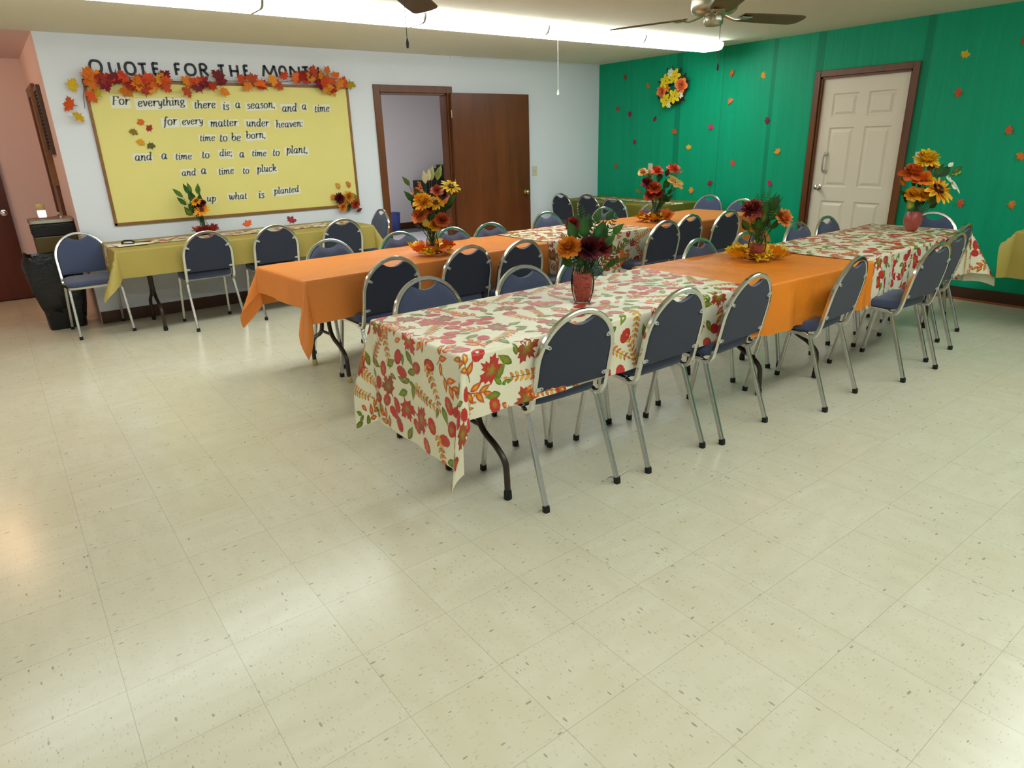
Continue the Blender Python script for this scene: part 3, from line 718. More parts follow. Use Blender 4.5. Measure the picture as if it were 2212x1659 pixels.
def chair(x, y, rzdeg, label, group):
    """x, y: point on the floor midway between the rear feet; the seat faces local +y"""
    if proto[0] is None: o = proto[0] = make_chair()
    else: o = copy_tree(proto[0])
    a = radians(rzdeg); o.rotation_euler = (0, 0, a)
    o.location = (x-.252*sin(a), y+.252*cos(a), 0)
    o['label'] = label; o['group'] = group; return o
def apex(x, y, rz):   # arch apex on the plan -> rear-feet midpoint
    a = radians(rz); return x+(-.252+.246)*sin(a)*1, y-(-.252+.246)*cos(a)
g = 'navy banquet chairs'
for i, (x, y, r) in enumerate(((-5.185, -5.24, -2), (-4.587, -5.268, 1), (-4.068, -5.295, 3), (-3.276, -5.402, 5), (-2.4625, -5.495, -3), (-1.94, -5.40, 1), (-1.40, -5.25, 3))):
    chair(x, y, r, f'{ORD[i]} navy chair from the hanging leaf-print corner, open-floor side of the front row', g)
for i, (x, y, r) in enumerate(((-5.293, -4.13, 180), (-4.73, -4.235, 178), (-4.31, -4.24, 180), (-3.261, -4.285, 182), (-2.766, -4.315, 180), (-2.043, -4.27, 180), (-1.547, -4.24, 181))):
    chair(x, y, r, f'{ORD[i]} navy chair from the hanging leaf-print corner, inner side of the front row', g)
for i, (x, y, r) in enumerate(((-5.09, -3.45, 3), (-4.497, -3.405, 2), (-4.087, -3.475, 3), (-3.52, -3.47, 2), (-2.562, -3.46, 0), (-2.079, -3.33, 2), (-1.591, -3.375, 0))):
    chair(x, y, r, f'{ORD[i]} navy chair from the orange hanging corner, inner side of the middle row', g)
for i, (x, y, r) in enumerate(((-5.049, -2.30, 182), (-4.47, -2.31, 184), (-4.03, -2.40, 182), (-3.624, -2.38, 180), (-2.723, -2.06, 180), (-2.064, -2.18, 180), (-1.47, -2.27, 178))):
    chair(x, y, r, f'{ORD[i]} navy chair from the orange hanging corner, bulletin-board side of the middle row', g)
chair(-5.573, -.955, 1, 'navy chair facing the mustard table, directly below the flower vase', g)
chair(-4.98, -.965, 0, 'navy chair facing the mustard table, middle one of its three', g)
chair(-4.338, -.99, 0, 'navy chair facing the mustard table, closest to the open brown door', g)
chair(-3.605, -.377, 90, 'navy chair at the door end of the mustard table, beside the door casing', g)
chair(-6.437, -.035, 182, 'navy chair facing the room, in front of the black trash bag', g)
chair(-1.022, -.332, -90, 'navy chair at the olive corner table, beside the white wall', g)
chair(-.969, -.786, -88, 'navy chair at the olive corner table, middle of three', g)
chair(-1.10, -1.371, -86, 'navy chair at the olive corner table, third from the white wall', g)
chair(-.21, -2.12, 90, 'navy chair standing against the green wall past the olive table', g)
chair(-.48, -2.76, 92, 'navy chair at the green-wall end of the middle row, behind the flowers', g)
chair(-.74, -4.76, 92, 'navy chair at the green-wall end of the front row, behind the red vase', g)

# ------------------------------------------------------------------ lettering
GL = {
 'a': (.58, [[(.42, .46), (.3, .52), (.14, .42), (.08, .2), (.16, .02), (.28, .04), (.42, .22)], [(.46, .5), (.41, .12), (.46, 0), (.56, .07)]]),
 'b': (.56, [[(.05, .76), (.15, .8), (.1, .3), (.1, .08)], [(.1, .25), (.22, .46), (.38, .5), (.47, .36), (.44, .14), (.28, 0), (.12, .06)]]),
 'c': (.5, [[(.43, .40), (.34, .51), (.18, .46), (.08, .24), (.14, .03), (.28, 0), (.43, .1)]]),
 'd': (.6, [[(.42, .46), (.3, .52), (.14, .42), (.08, .2), (.16, .02), (.28, .04), (.42, .22)], [(.4, .77), (.5, .8), (.42, .12), (.47, 0), (.57, .07)]]),
 'e': (.5, [[(.1, .24), (.32, .29), (.43, .41), (.34, .51), (.18, .46), (.08, .24), (.14, .03), (.28, 0), (.44, .12)]]),
 'f': (.4, [[(.48, .72), (.38, .8), (.27, .66), (.18, .1), (.1, -.2), (0, -.22)], [(.08, .47), (.42, .47)]]),
 'g': (.54, [[(.42, .44), (.28, .52), (.12, .4), (.14, .2), (.28, .16), (.4, .3), (.42, .44), (.52, .5)], [(.24, .17), (.14, .08), (.3, .02), (.46, -.08), (.36, -.22), (.14, -.22), (.06, -.12), (.18, 0)]]),
 'h': (.58, [[(.05, .77), (.15, .8), (.08, 0)], [(.1, .28), (.26, .48), (.4, .5), (.43, .36), (.4, .1), (.45, 0), (.55, .07)]]),
 'i': (.28, [[(.05, .44), (.17, .5), (.12, .1), (.17, 0), (.26, .07)], [(.19, .7), (.21, .74)]]),
 'k': (.54, [[(.05, .77), (.15, .8), (.08, 0)], [(.1, .22), (.28, .46), (.4, .5), (.42, .38), (.28, .28), (.16, .26)], [(.22, .27), (.4, .02), (.53, .06)]]),
 'l': (.28, [[(.06, .77), (.18, .8), (.1, .1), (.15, 0), (.25, .07)]]),
 'm': (.82, [[(.05, .45), (.16, .5), (.1, 0)], [(.12, .28), (.28, .48), (.38, .48), (.39, .36), (.34, 0)], [(.37, .28), (.52, .48), (.63, .5), (.66, .36), (.62, .1), (.67, 0), (.77, .07)]]),
 'n': (.58, [[(.05, .45), (.16, .5), (.1, 0)], [(.12, .28), (.28, .48), (.4, .5), (.43, .36), (.4, .1), (.45, 0), (.55, .07)]]),
 'o': (.54, [[(.26, .51), (.12, .42), (.08, .22), (.16, .02), (.3, 0), (.43, .12), (.46, .32), (.38, .48), (.26, .51)]]),
 'p': (.56, [[(.06, .45), (.18, .5), (.08, -.25)], [(.02, -.25), (.17, -.25)], [(.13, .25), (.26, .47), (.4, .5), (.48, .36), (.44, .14), (.3, 0), (.12, .06)]]),
 'r': (.44, [[(.05, .45), (.16, .5), (.1, 0)], [(.12, .26), (.26, .46), (.38, .5), (.43, .43)]]),
 's': (.42, [[(.38, .41), (.28, .51), (.16, .46), (.16, .34), (.3, .24), (.34, .1), (.22, 0), (.07, .08)]]),
 't': (.34, [[(.2, .68), (.12, .14), (.18, 0), (.31, .08)], [(.05, .48), (.33, .48)]]),
 'u': (.6, [[(.05, .44), (.16, .5), (.12, .16), (.18, .02), (.3, .04), (.42, .24)], [(.47, .5), (.42, .12), (.47, 0), (.57, .07)]]),
 'v': (.5, [[(.03, .45), (.13, .5), (.22, .02), (.38, .26), (.43, .5)]]),
 'w': (.76, [[(.03, .45), (.14, .5), (.14, .14), (.22, .01), (.34, .18), (.4, .48)], [(.39, .3), (.4, .08), (.5, 0), (.64, .2), (.68, .5)]]),
 'y': (.54, [[(.03, .45), (.16, .5), (.2, .14), (.28, .04), (.42, .24)], [(.48, .5), (.4, -.05), (.26, -.24), (.06, -.2)]]),
 'F': (.6, [[(.22, .76), (.12, 0)], [(.04, 0), (.24, 0)], [(.1, .76), (.58, .76), (.56, .6)], [(.18, .4), (.42, .4)]]),
 ',': (.22, [[(.1, .07), (.12, -.02), (.05, -.13)]]), ';': (.24, [[(.1, .07), (.12, -.02), (.05, -.13)], [(.13, .42), (.15, .46)]]), ':': (.24, [[(.08, .02), (.1, .06)], [(.13, .42), (.15, .46)]]),
}
CAPS = {
 'Q': [[(.5, 1), (.2, .92), (.03, .55), (.12, .18), (.42, 0), (.75, .14), (.93, .5), (.82, .88), (.5, 1)], [(.6, .25), (.95, -.04)]],
 'U': [[(.08, 1), (.1, .35), (.25, .06), (.5, 0), (.75, .08), (.88, .35), (.88, 1)]], 'O': [[(.5, 1), (.2, .9), (.05, .52), (.18, .12), (.5, 0), (.82, .12), (.95, .5), (.8, .9), (.5, 1)]],
 'T': [[(.0, .96), (1, 1)], [(.5, .97), (.5, 0)]], 'E': [[(.92, .98), (.1, 1)], [(.1, 1), (.12, 0)], [(.12, .03), (.95, 0)], [(.12, .52), (.8, .52)]],
 'F': [[(.95, 1), (.08, 1)], [(.08, 1), (.1, 0)], [(.1, .52), (.8, .52)]],
 'R': [[(.1, 1), (.1, 0)], [(.1, 1), (.55, 1), (.82, .82), (.72, .58), (.4, .5), (.1, .5)], [(.4, .5), (.95, 0)]],
 'H': [[(.06, 1), (.08, 0)], [(.94, 1), (.92, 0)], [(.06, .5), (.94, .5)]],
 'M': [[(.02, 0), (.16, 1)], [(.16, 1), (.5, .1)], [(.5, .1), (.84, 1)], [(.84, 1), (.98, 0)]], 'N': [[(.06, 0), (.08, 1)], [(.08, 1), (.92, .02)], [(.92, .02), (.94, 1)]],
}
def ribbon(mb, pts, wfun, y, th, xf):
    """stroke in (x,z) with variable half width, thickness th toward -y"""
    n = len(pts); L = []; R = []
    for i in range(n):
        a = pts[max(i-1, 0)]; c = pts[min(i+1, n-1)]; dx, dz = c[0]-a[0], c[1]-a[1]; d = sqrt(dx*dx+dz*dz) or 1
        w = wfun(dx/d, dz/d); L.append((pts[i][0]-dz/d*w, pts[i][1]+dx/d*w)); R.append((pts[i][0]+dz/d*w, pts[i][1]-dx/d*w))
    f = lambda p, yy: (*[0]*0, xf(p)[0], yy, xf(p)[1])
    rows = [[f(p, y) for p in L], [f(p, y-th) for p in L], [f(p, y-th) for p in R], [f(p, y) for p in R]]
    mb.grid(rows)
    for i in (0, n-1): mb.add([r[i] for r in rows], [(0, 1, 2, 3)])
# title letters
LET = [("Q", -5.994, 2.190, .115, .125), ("U", -5.852, 2.185, .107, .114), ("O", -5.732, 2.191, .103, .112), ("T", -5.632, 2.189, .08, .105), ("E", -5.525, 2.195, .072, .108), ("F", -5.342, 2.196, .063, .110), ("O", -5.235, 2.199, .113, .108), ("R", -5.117, 2.2, .09, .114), ("T", -4.959, 2.197, .072, .116), ("H", -4.843, 2.201, .091, .117), ("E", -4.73, 2.207, .06, .108), ("M", -4.504, 2.213, .157, .114), ("O", -4.373, 2.211, .089, .111), ("N", -4.25, 2.213, .119, .115), ("T", -4.14, 2.213, .075, .116), ("H", -4.039, 2.216, .099, .117)]
WORD_OF = ['QUOTE']*5+['FOR']*3+['THE']*3+['MONTH']*5
for (ch, x, z, w, h), wo in zip(LET, WORD_OF):
    mb = MB(); hw = .0102
    for st in CAPS[ch]:
        P = crom([(p[0], p[1], 0) for p in st], 6) if len(st) > 2 else [Vector((st[0][0]*(1-k/4)+st[1][0]*k/4, st[0][1]*(1-k/4)+st[1][1]*k/4, 0)) for k in range(5)]
        ribbon(mb, [((p.x-.5)*(w-.016), (p.y-.5)*(h-.016)) for p in P], lambda a, b_: hw, -.001, .006, lambda p: p)
    o = mb.build('cutout_letter', M_black, None, 0, (x, 0, z)); tag(o, f'black cut-out letter {ch} of the word {wo} above the board', 'letter', 'black cut-out letters')
# bulletin board
bd = thing('bulletin_board', 'large yellow paper-covered bulletin board with a thin wood frame', 'bulletin board', (-4.912, 0, 1.483))
bw, bh = 1.21, .612
b = MB(); b.box(-bw+.01, bw-.01, -.012, -.001, -bh+.01, bh-.01); b.build('paper_panel', M_yellow, bd, 0)
b = MB(); b.box(-bw, bw, -.022, -.001, -bh, -bh+.024, .003); b.box(-bw, bw, -.022, -.001, bh-.024, bh, .003); b.box(-bw, -bw+.024, -.022, -.001, -bh, bh, .003); b.box(bw-.024, bw, -.022, -.001, -bh, bh, .003); b.build('board_frame', M_boardframe, bd, 0)
WORDS = [("For", -5.865, 1.917, .156, .100, 1), ("everything", -5.536, 1.905, .441, .095, 1), ("there", -5.166, 1.9, .215, .07, 1), ("is", -4.977, 1.89, .09, .078, 1), ("a", -4.865, 1.898, .07, .058, 1), ("season,", -4.642, 1.89, .309, .068, 1), ("and", -4.36, 1.877, .176, .08, 1), ("a", -4.205, 1.886, .083, .066, 1), ("time", -4.017, 1.875, .187, .067, 1),
 ("for", -5.495, 1.744, .153, .08, 2), ("every", -5.301, 1.745, .21, .07, 2), ("matter", -5.02, 1.741, .283, .062, 2), ("under", -4.701, 1.737, .249, .07, 2), ("heaven:", -4.38, 1.727, .311, .068, 2),
 ("time", -5.195, 1.609, .155, .06, 3), ("to", -5.048, 1.608, .086, .056, 3), ("be", -4.929, 1.608, .101, .06, 3), ("born,", -4.735, 1.613, .213, .074, 3),
 ("and", -5.777, 1.456, .159, .072, 4), ("a", -5.602, 1.455, .059, .05, 4), ("time", -5.436, 1.449, .162, .064, 4), ("to", -5.238, 1.459, .08, .052, 4), ("die;", -5.049, 1.456, .136, .078, 4), ("a", -4.9, 1.447, .062, .054, 4), ("time", -4.729, 1.455, .162, .068, 4), ("to", -4.558, 1.458, .085, .056, 4), ("plant,", -4.339, 1.463, .254, .076, 4),
 ("and", -5.416, 1.303, .143, .068, 5), ("a", -5.282, 1.308, .071, .05, 5), ("time", -5.074, 1.302, .165, .062, 5), ("to", -4.885, 1.298, .074, .056, 5), ("pluck", -4.676, 1.294, .223, .074, 5),
 ("up", -5.256, 1.042, .098, .064, 6), ("what", -5.002, 1.059, .198, .066, 6), ("is", -4.77, 1.058, .083, .058, 6), ("planted", -4.505, 1.074, .296, .076, 6)]
rw = random.Random(3); seen = {}
tot = {}
for w_ in WORDS: tot[(w_[0], w_[5])] = tot.get((w_[0], w_[5]), 0)+1
for word, x, z, w, h, ln in WORDS:
    k = (word, ln); seen[k] = seen.get(k, 0)+1
    nth = '' if tot[k] == 1 else (' first' if seen[k] == 1 else ' second')
    wc = word.strip(',;:')
    o = thing('word_strip', f'white paper strip reading "{word}",{nth} such in the {ORD[ln-1]} line of the board' if nth else f'white paper strip reading "{word}" in the {ORD[ln-1]} line of the board', 'paper strip', (x, -.0125, z), 0, 'paper word strips on the board')
    ti = rw.uniform(-.035, .05)
    o.rotation_euler = (0, -ti, 0)
    mb = MB(); j = lambda: rw.uniform(-.004, .004)
    q = [(-w/2+j(), -h/2+j()), (w/2+j(), -h/2+j()), (w/2+j(), h/2+j()), (-w/2+j(), h/2+j())]
    mb.add([(a, 0, c) for a, c in q]+[(a, -.0012, c) for a, c in q], [(0, 1, 2, 3), (7, 6, 5, 4), (0, 4, 5, 1), (1, 5, 6, 2), (2, 6, 7, 3), (3, 7, 4, 0)])
    mb.build('paper', M_paper, o, 0)
    mb = MB(); adv = sum(GL[c][0] for c in word); xh = min(w*.90/adv, .088); cx = -adv*xh/2
    desc = any(c in 'gpy,;f' for c in word); asc = any(c in 'bdfhklti' for c in word)
    base = -.25*xh if not desc else -.19*xh
    if asc and not desc: base = -.36*xh
    for ch in word:
        dz = rw.uniform(-.02, .02)*xh
        for st in GL[ch][1]:
            P = crom([(p[0], p[1], 0) for p in st], 5) if len(st) > 2 else [Vector((*st[0], 0)), Vector((*st[1], 0))]
            dot = len(st) == 2 and abs(st[0][1]-st[1][1]) < .06 and abs(st[0][0]-st[1][0]) < .06
            if dot: P = [P[0]+Vector((-.01, -.04, 0)), P[1]+Vector((.01, .03, 0))]
            ribbon(mb, [(cx+(p.x+.1*p.y)*xh, base+p.y*xh+dz) for p in P], (lambda a, b_: xh*.062) if dot else (lambda a, b_: xh*(.027+.048*abs(b_))), -.0014, .0006, lambda p: p)
        cx += GL[ch][0]*xh
    mb.build('lettering', M_ink, o, 0)

# ------------------------------------------------------------------ silk leaves and flowers
def leaf3d(mb, shape, M, size, cc, ce, cm=None, bend=.15, fold=.12, ctr=(0, .35), th=.0008):
    """leaf lying in local xy plane (tip +y), bent along y and folded on the midrib; two sheets for thickness"""
    n = len(shape)
    def S(x, y, o): return M @ Vector((x*size, y*size, (bend*-(y*y)+fold*abs(x))*size+o))
    for o, fl in ((th, False), (-th, True)):
        vs = [S(*ctr, o)]+[S(ctr[0]+(x-ctr[0])*.55, ctr[1]+(y-ctr[1])*.55, o) for x, y in shape]+[S(x, y, o if False else 0) for x, y in shape]
        co = [cc]+[cm or tuple((a+b_)/2 for a, b_ in zip(cc, ce))]*n+[ce]*n
        fs = []
        for i in range(n):
            j = (i+1) % n; fs += [(0, 1+i, 1+j), (1+i, 1+n+i, 1+n+j, 1+j)]
        mb.add(vs, [f[::-1] for f in fs] if fl else fs, 0, co)
def frame(pos, nrm, roll=0.0):
    q = Vector(nrm).to_track_quat('Z', 'Y').to_matrix().to_4x4()
    return Matrix.Translation(pos) @ q @ Matrix.Rotation(roll, 4, 'Z')
PET = [(0, 0), (.13, .18), (.2, .45), (.19, .72), (.1, .94), (0, 1.0), (-.1, .94), (-.19, .72), (-.2, .45), (-.13, .18)]
def flower(mb, M, R, cin, cout, layers=4, n=9, wide=1.0, core=None, corer=.25, rn=random, up=1.15, tip=None):
    for l in range(layers):
        f = l/max(1, layers-1); el = radians(8)+f*up; Lr = R*(1-.42*f); k = max(4, int(n*(1-.35*f)))
        for i in range(k):
            a = 2*pi*(i+.5*l)/k+rn.uniform(-.12, .12); e = el+rn.uniform(-.1, .1)
            X = M @ Matrix.Rotation(a, 4, 'Z') @ Matrix.Rotation(e, 4, 'X') @ Matrix.Diagonal((wide, 1, 1, 1)) @ Matrix.Translation((0, R*.06, 0))
            leaf3d(mb, PET, X, Lr*rn.uniform(.9, 1.05), jit(cin, .15, rn), jit(tip if tip and rn.random() < .7 else cout, .15, rn), cm=jit(cout, .12, rn), bend=-.25 if l else .15, fold=.25, ctr=(0, .3), th=.0005)
    if core:
        s = MB(); s.lathe([(corer*R, 0), (corer*R*.95, corer*R*.35), (corer*R*.6, corer*R*.6), (corer*R*.15, corer*R*.7)], 12)
        mb.add([M @ Vector(p) for p in s.v], s.f, 0, core)
def ball(mb, p, r, col, seg=8):
    s = MB(); s.lathe([(r*max(.02, sin(pi*i/5)), -r*cos(pi*i/5)) for i in range(6)], seg); mb.add([Vector(p)+Vector(q) for q in s.v], s.f, 0, col)
def fern(mb, path, wmax, col, rn):
    P = crom(path, 6); n = len(P)
    s = MB(); s.tube(P, .0014, 5); mb.add(s.v, s.f, 0, col)
    for i in range(2, n):
        t = (P[min(i+1, n-1)]-P[i-1]).normalized(); side = t.cross(Vector((.3, .5, .8))).normalized(); f = i/n; L = wmax*sin(pi*min(.97, f*.85+.12))
        for s_ in (-1, 1):
            d = (side*s_*.9+t*.45).normalized(); nr = d.cross(t)
            if nr.length < 1e-5: continue
            M = Matrix.Translation(P[i]) @ Matrix((( (d.cross(nr)).x, d.x, nr.x, 0), ((d.cross(nr)).y, d.y, nr.y, 0), ((d.cross(nr)).z, d.z, nr.z, 0), (0, 0, 0, 1)))
            leaf3d(mb, [(0, 0), (.14, .3), (.1, .75), (0, 1), (-.1, .75), (-.14, .3)], M, L, jit(col, .2, rn), jit(col, .2, rn), bend=.1, fold=.1)
GREEN1 = rgb(46, 96, 28); GREEN2 = rgb(24, 70, 22); GREEN3 = rgb(92, 116, 40)
MAROON = rgb(92, 16, 26); DMAR = rgb(52, 8, 16); RUST = rgb(190, 82, 26); SALM = rgb(222, 106, 60); GOLD = rgb(236, 160, 24); LEMON = rgb(244, 200, 36); CREAMF = rgb(226, 214, 168)
LAT = Vector((.80, -.60, 0)); TOW = Vector((-.60, -.80, 0))     # across the hall / toward the open floor
def bouquet(label, x, y, z, items, seed, stems_z=.02):
    rn = random.Random(seed)
    hmax = max(i[3] for i in items); lo = min(i[1] for i in items)*.6; hi = max(i[1] for i in items)*.6
    items = list(items)
    for i in range(16):
        f = rn.random(); items.append(('leaf', lo+(hi-lo)*rn.random(), rn.uniform(-.04, .045), .17+(hmax-.25)*f*f, rn.uniform(.055, .08), rn.choice([GREEN1, GREEN2, GREEN2]), rn.choice([GREEN1, GREEN2]), rn.uniform(1, 1.5)))
    t = thing('flower_bouquet', label, 'flowers', (x, y, z))
    def pos(la, to, h): return LAT*la+TOW*to+Vector((0, 0, h))
    sb = MB()
    for it in items:
        k = it[0]; p = pos(it[1], it[2], it[3]); sz = it[4]*(1.18 if k in ('dahlia', 'sun', 'rose', 'mum', 'lily', 'carn') else 1.0)
        nrm = (p-Vector((0, 0, .15))); nrm = (nrm.normalized()*.8+TOW*.55+Vector((0, 0, .25))).normalized()
        root = Vector((rn.uniform(-.012, .012), rn.uniform(-.012, .012), stems_z+.03))
        mb = MB()
        if k in ('dahlia', 'sun', 'rose', 'mum', 'lily', 'carn'):
            M = frame(p, nrm, rn.uniform(0, 6)); c1, c2 = it[5], it[6]
            if k == 'dahlia': flower(mb, M, sz, c1, c2, 6, 16, 1.25, rn=rn, up=1.3)
            elif k == 'mum': flower(mb, M, sz, c1, c2, 6, 18, .9, rn=rn, up=1.3, tip=it[7] if len(it) > 7 else None)
            elif k == 'sun': flower(mb, M, sz, c1, c2, 2, 15, .8, core=it[7], corer=.36, rn=rn, up=.35, tip=it[8] if len(it) > 8 else None)
            elif k == 'rose': flower(mb, M, sz, c1, c2, 5, 6, 2.1, rn=rn, up=1.2)
            elif k == 'carn': flower(mb, M, sz, c1, c2, 5, 9, 1.9, rn=rn, up=1.3)
            elif k == 'lily': flower(mb, M, sz*1.35, c1, c2, 1, 6, 1.9, core=rgb(160, 90, 20), corer=.12, rn=rn, up=.3)
            nm = {'dahlia': 'dahlia', 'mum': 'chrysanthemum', 'sun': 'sunflower', 'rose': 'rose', 'carn': 'carnation', 'lily': 'lily'}[k]
            mb.build(nm, M_petal, t, 60); sb.tube(crom([root, root*.4+p*.5+Vector((0, 0, .02)), p-nrm*.005], 5), .0024, 6)
        elif k == 'leaf':       # single broad leaf pointing outward
            d = (p-Vector((0, 0, it[3]*.55))).normalized(); M = frame(p, (nrm+Vector((0, 0, .5))).normalized())
            X = d.cross(nrm).normalized(); Z = X.cross(d)
            M = Matrix(((X.x, d.x, Z.x, p.x), (X.y, d.y, Z.y, p.y), (X.z, d.z, Z.z, p.z), (0, 0, 0, 1)))
            leaf3d(mb, [(q[0]*it[7] if len(it) > 7 else q[0], q[1]) for q in SH_P], M, sz, it[5], it[6], bend=.25, fold=.2); mb.build('leaf', M_petal, t, 60)
            sb.tube([root, p], .0018, 5)
        elif k == 'maple':
            M = frame(p, nrm, rn.uniform(0, 6)); leaf3d(mb, SH_M, M, sz, it[5], it[6], ctr=(0, .28)); mb.build('leaf', M_petal, t, 60)
        elif k == 'fern':
            d = (p-root); fern(mb, [root+Vector((0, 0, .05)), root+d*.4+Vector((0, 0, .04)), root+d*.75+Vector((0, 0, .025)), p], sz, it[5], rn); mb.build('fern_frond', M_petal, t, 60)
        elif k == 'berry':
            d = (p-root).normalized()
            for i in range(34):
                f = rn.random(); q = p-d*(.13*f)+Vector((rn.uniform(-1, 1), rn.uniform(-1, 1), rn.uniform(-1, 1)))*(.006+.02*f); ball(mb, q, sz, jit(it[5], .2, rn), 6)
            mb.build('berry_spray', M_petal, t, 60); sb.tube([root, p-d*.05], .002, 5)
    sb.build('stem', M_stem, t)
    return t
def vase(label, x, y, z, prof, fill=None, m=None, filler_label=None):
    t = thing('glass_vase', label, 'vase', (x, y, z))
    b = MB()
    if m is None:
        inner = [(max(.003, r-.003), zz+(.006 if i == 0 else 0)) for i, (r, zz) in enumerate(prof)]
        b.lathe(prof+inner[::-1], 36, cap0=True, cap1=True); b.build('vase_body', M_glass, t)
    else:
        b.lathe(prof, 36, cap1=False); b.build('vase_body', m, t)
    if fill:
        mb = MB(); rn = random.Random(int(abs(x)*100)); pi_ = [(max(.004, r-.005), zz) for r, zz in prof if zz <= fill]
        mb.lathe([(pi_[0][0]*.9, .008)]+[(r, zz) for r, zz in pi_[1:]], 24)
        def rad(h):
            for (r0, z0), (r1, z1) in zip(prof, prof[1:]):
                if z0 <= h <= z1: return r0+(r1-r0)*(h-z0)/max(1e-6, z1-z0)
            return prof[-1][0]
        for i in range(150):
            h = rn.uniform(.012, fill*1.06); a = rn.uniform(0, 2*pi); R = rad(h)-.0055
            da = rn.uniform(-.7, .7); dz = rn.uniform(-.018, .018); pts = []
            for k in range(5):
                f = k/4; zz = min(max(.01, h+dz*f), fill*1.08); rr = min(R, rad(zz)-.005)-.002*rn.random(); pts.append((rr*cos(a+da*f), rr*sin(a+da*f), zz))
            mb.sweep(pts, [(.0032, 0), (0, .0008), (-.0032, 0), (0, -.0008)], mi=rn.choice((0, 1, 2)))
        o = mb.build('vase_filler', [M_shred, MATS['shred_orange'], MATS['shred_dark']], None, 60, (x, y, z)); tag(o, filler_label, 'vase filler', None, 'stuff')
    return t
mat('shred_orange', rgb(212, 104, 62), rough=.6); mat('shred_dark', rgb(120, 42, 44), rough=.6)
BAR = [(.034, 0), (.040, .008), (.054, .06), (.0565, .10), (.052, .14), (.041, .18), (.0365, .19)]
ZT = TZ+.011
# centrepieces --------------------------------------------------------------
vase('clear barrel vase of red shreds on the leaf print with the hanging corner', -4.81, -4.826, ZT, BAR, .155, None, 'dark red shreds filling the clear vase on the front leaf print')
bouquet('bouquet of ferns, maroon and orange blooms on the front leaf print', -4.81, -4.826, ZT, [
 ('dahlia', -.068, .05, .268, .052, rgb(206, 96, 14), rgb(216, 124, 26)), ('dahlia', .022, .055, .262, .055, DMAR, rgb(78, 12, 22)), ('carn', .085, .03, .258, .046, MAROON, rgb(112, 22, 34)), ('carn', -.045, -.02, .365, .034, rgb(110, 14, 16), rgb(140, 24, 22)),
 ('fern', .17, .0, .43, .035, GREEN2), ('fern', .235, .03, .30, .045, GREEN1), ('fern', .205, .07, .22, .04, GREEN1), ('fern', -.01, -.05, .46, .04, GREEN2), ('fern', .08, -.02, .44, .04, GREEN2), ('fern', -.10, -.02, .33, .03, GREEN1), ('fern', .13, -.08, .36, .03, GREEN2),
 ('leaf', .0, .03, .31, .10, GREEN1, GREEN2, 1.3), ('leaf', .05, .06, .31, .09, rgb(30, 110, 60), GREEN2), ('leaf', -.04, .02, .30, .09, GREEN1, GREEN2, 1.4), ('leaf', .02, -.02, .33, .09, GREEN2, GREEN2, 1.2), ('leaf', .07, .0, .31, .08, GREEN1, GREEN2), ('leaf', -.005, .03, .19, .07, GREEN1, GREEN1)], 1)
FLARE = [(.036, 0), (.042, .006), (.046, .05), (.042, .09), (.034, .125), (.03, .15), (.038, .17)]
vase('clear vase ringed by leaves on the orange cloth with pointed corners', -4.51, -2.93, ZT, FLARE, .075, None, 'reddish shreds in the vase on the pointed orange cloth')
bouquet('tall mixed bouquet with a yellow sunflower in front of the brown door', -4.51, -2.93, ZT, [
 ('sun', .155, .0, .455, .062, rgb(120, 30, 16), LEMON, rgb(60, 20, 12), rgb(250, 210, 50)), ('mum', -.04, .07, .36, .062, rgb(226, 90, 10), rgb(246, 150, 26), LEMON), ('sun', .05, .07, .355, .056, rgb(170, 60, 14), GOLD, rgb(80, 26, 14), LEMON),
 ('carn', -.068, .06, .268, .055, RUST, rgb(210, 110, 50)), ('carn', .085, .06, .235, .052, rgb(176, 62, 20), rgb(200, 92, 40)), ('rose', .055, .01, .43, .045, rgb(150, 46, 26), rgb(196, 80, 42)), ('rose', -.085, -.01, .42, .038, rgb(190, 70, 34), rgb(214, 106, 60)),
 ('berry', -.062, .02, .49, .006, rgb(214, 132, 44)), ('leaf', .02, -.02, .50, .10, rgb(150, 160, 90), rgb(190, 190, 130)), ('leaf', .06, -.01, .50, .11, rgb(120, 130, 50), rgb(150, 156, 80)), ('leaf', -.02, .0, .48, .09, CREAMF, CREAMF), ('leaf', .005, .0, .50, .08, CREAMF, CREAMF),
 ('leaf', -.13, .02, .47, .08, GREEN3, GREEN3), ('leaf', -.11, .02, .36, .10, GREEN1, GREEN1), ('leaf', -.08, .02, .30, .09, GREEN1, GREEN2, 1.3), ('leaf', .12, .03, .33, .10, GREEN2, GREEN1), ('leaf', .10, .02, .30, .11, GREEN2, GREEN2, 1.4), ('leaf', .03, .04, .28, .09, GREEN1, GREEN2), ('leaf', .10, .05, .34, .07, SALM, rgb(226, 120, 60)),
 ('leaf', -.02, .06, .19, .08, rgb(212, 190, 80), rgb(180, 176, 80), 1.7), ('carn', .03, .05, .20, .042, rgb(220, 130, 30), GOLD), ('carn', -.07, .02, .22, .035, DMAR, MAROON), ('rose', .10, -.02, .40, .035, rgb(80, 24, 20), rgb(120, 40, 26)), ('carn', .0, .03, .31, .04, rgb(150, 50, 20), RUST)], 2)
vase('clear vase ringed by leaves on the orange cloth nearest the green wall', -1.99, -2.82, ZT, FLARE, .075, None, 'reddish shreds in the vase on the far orange cloth')
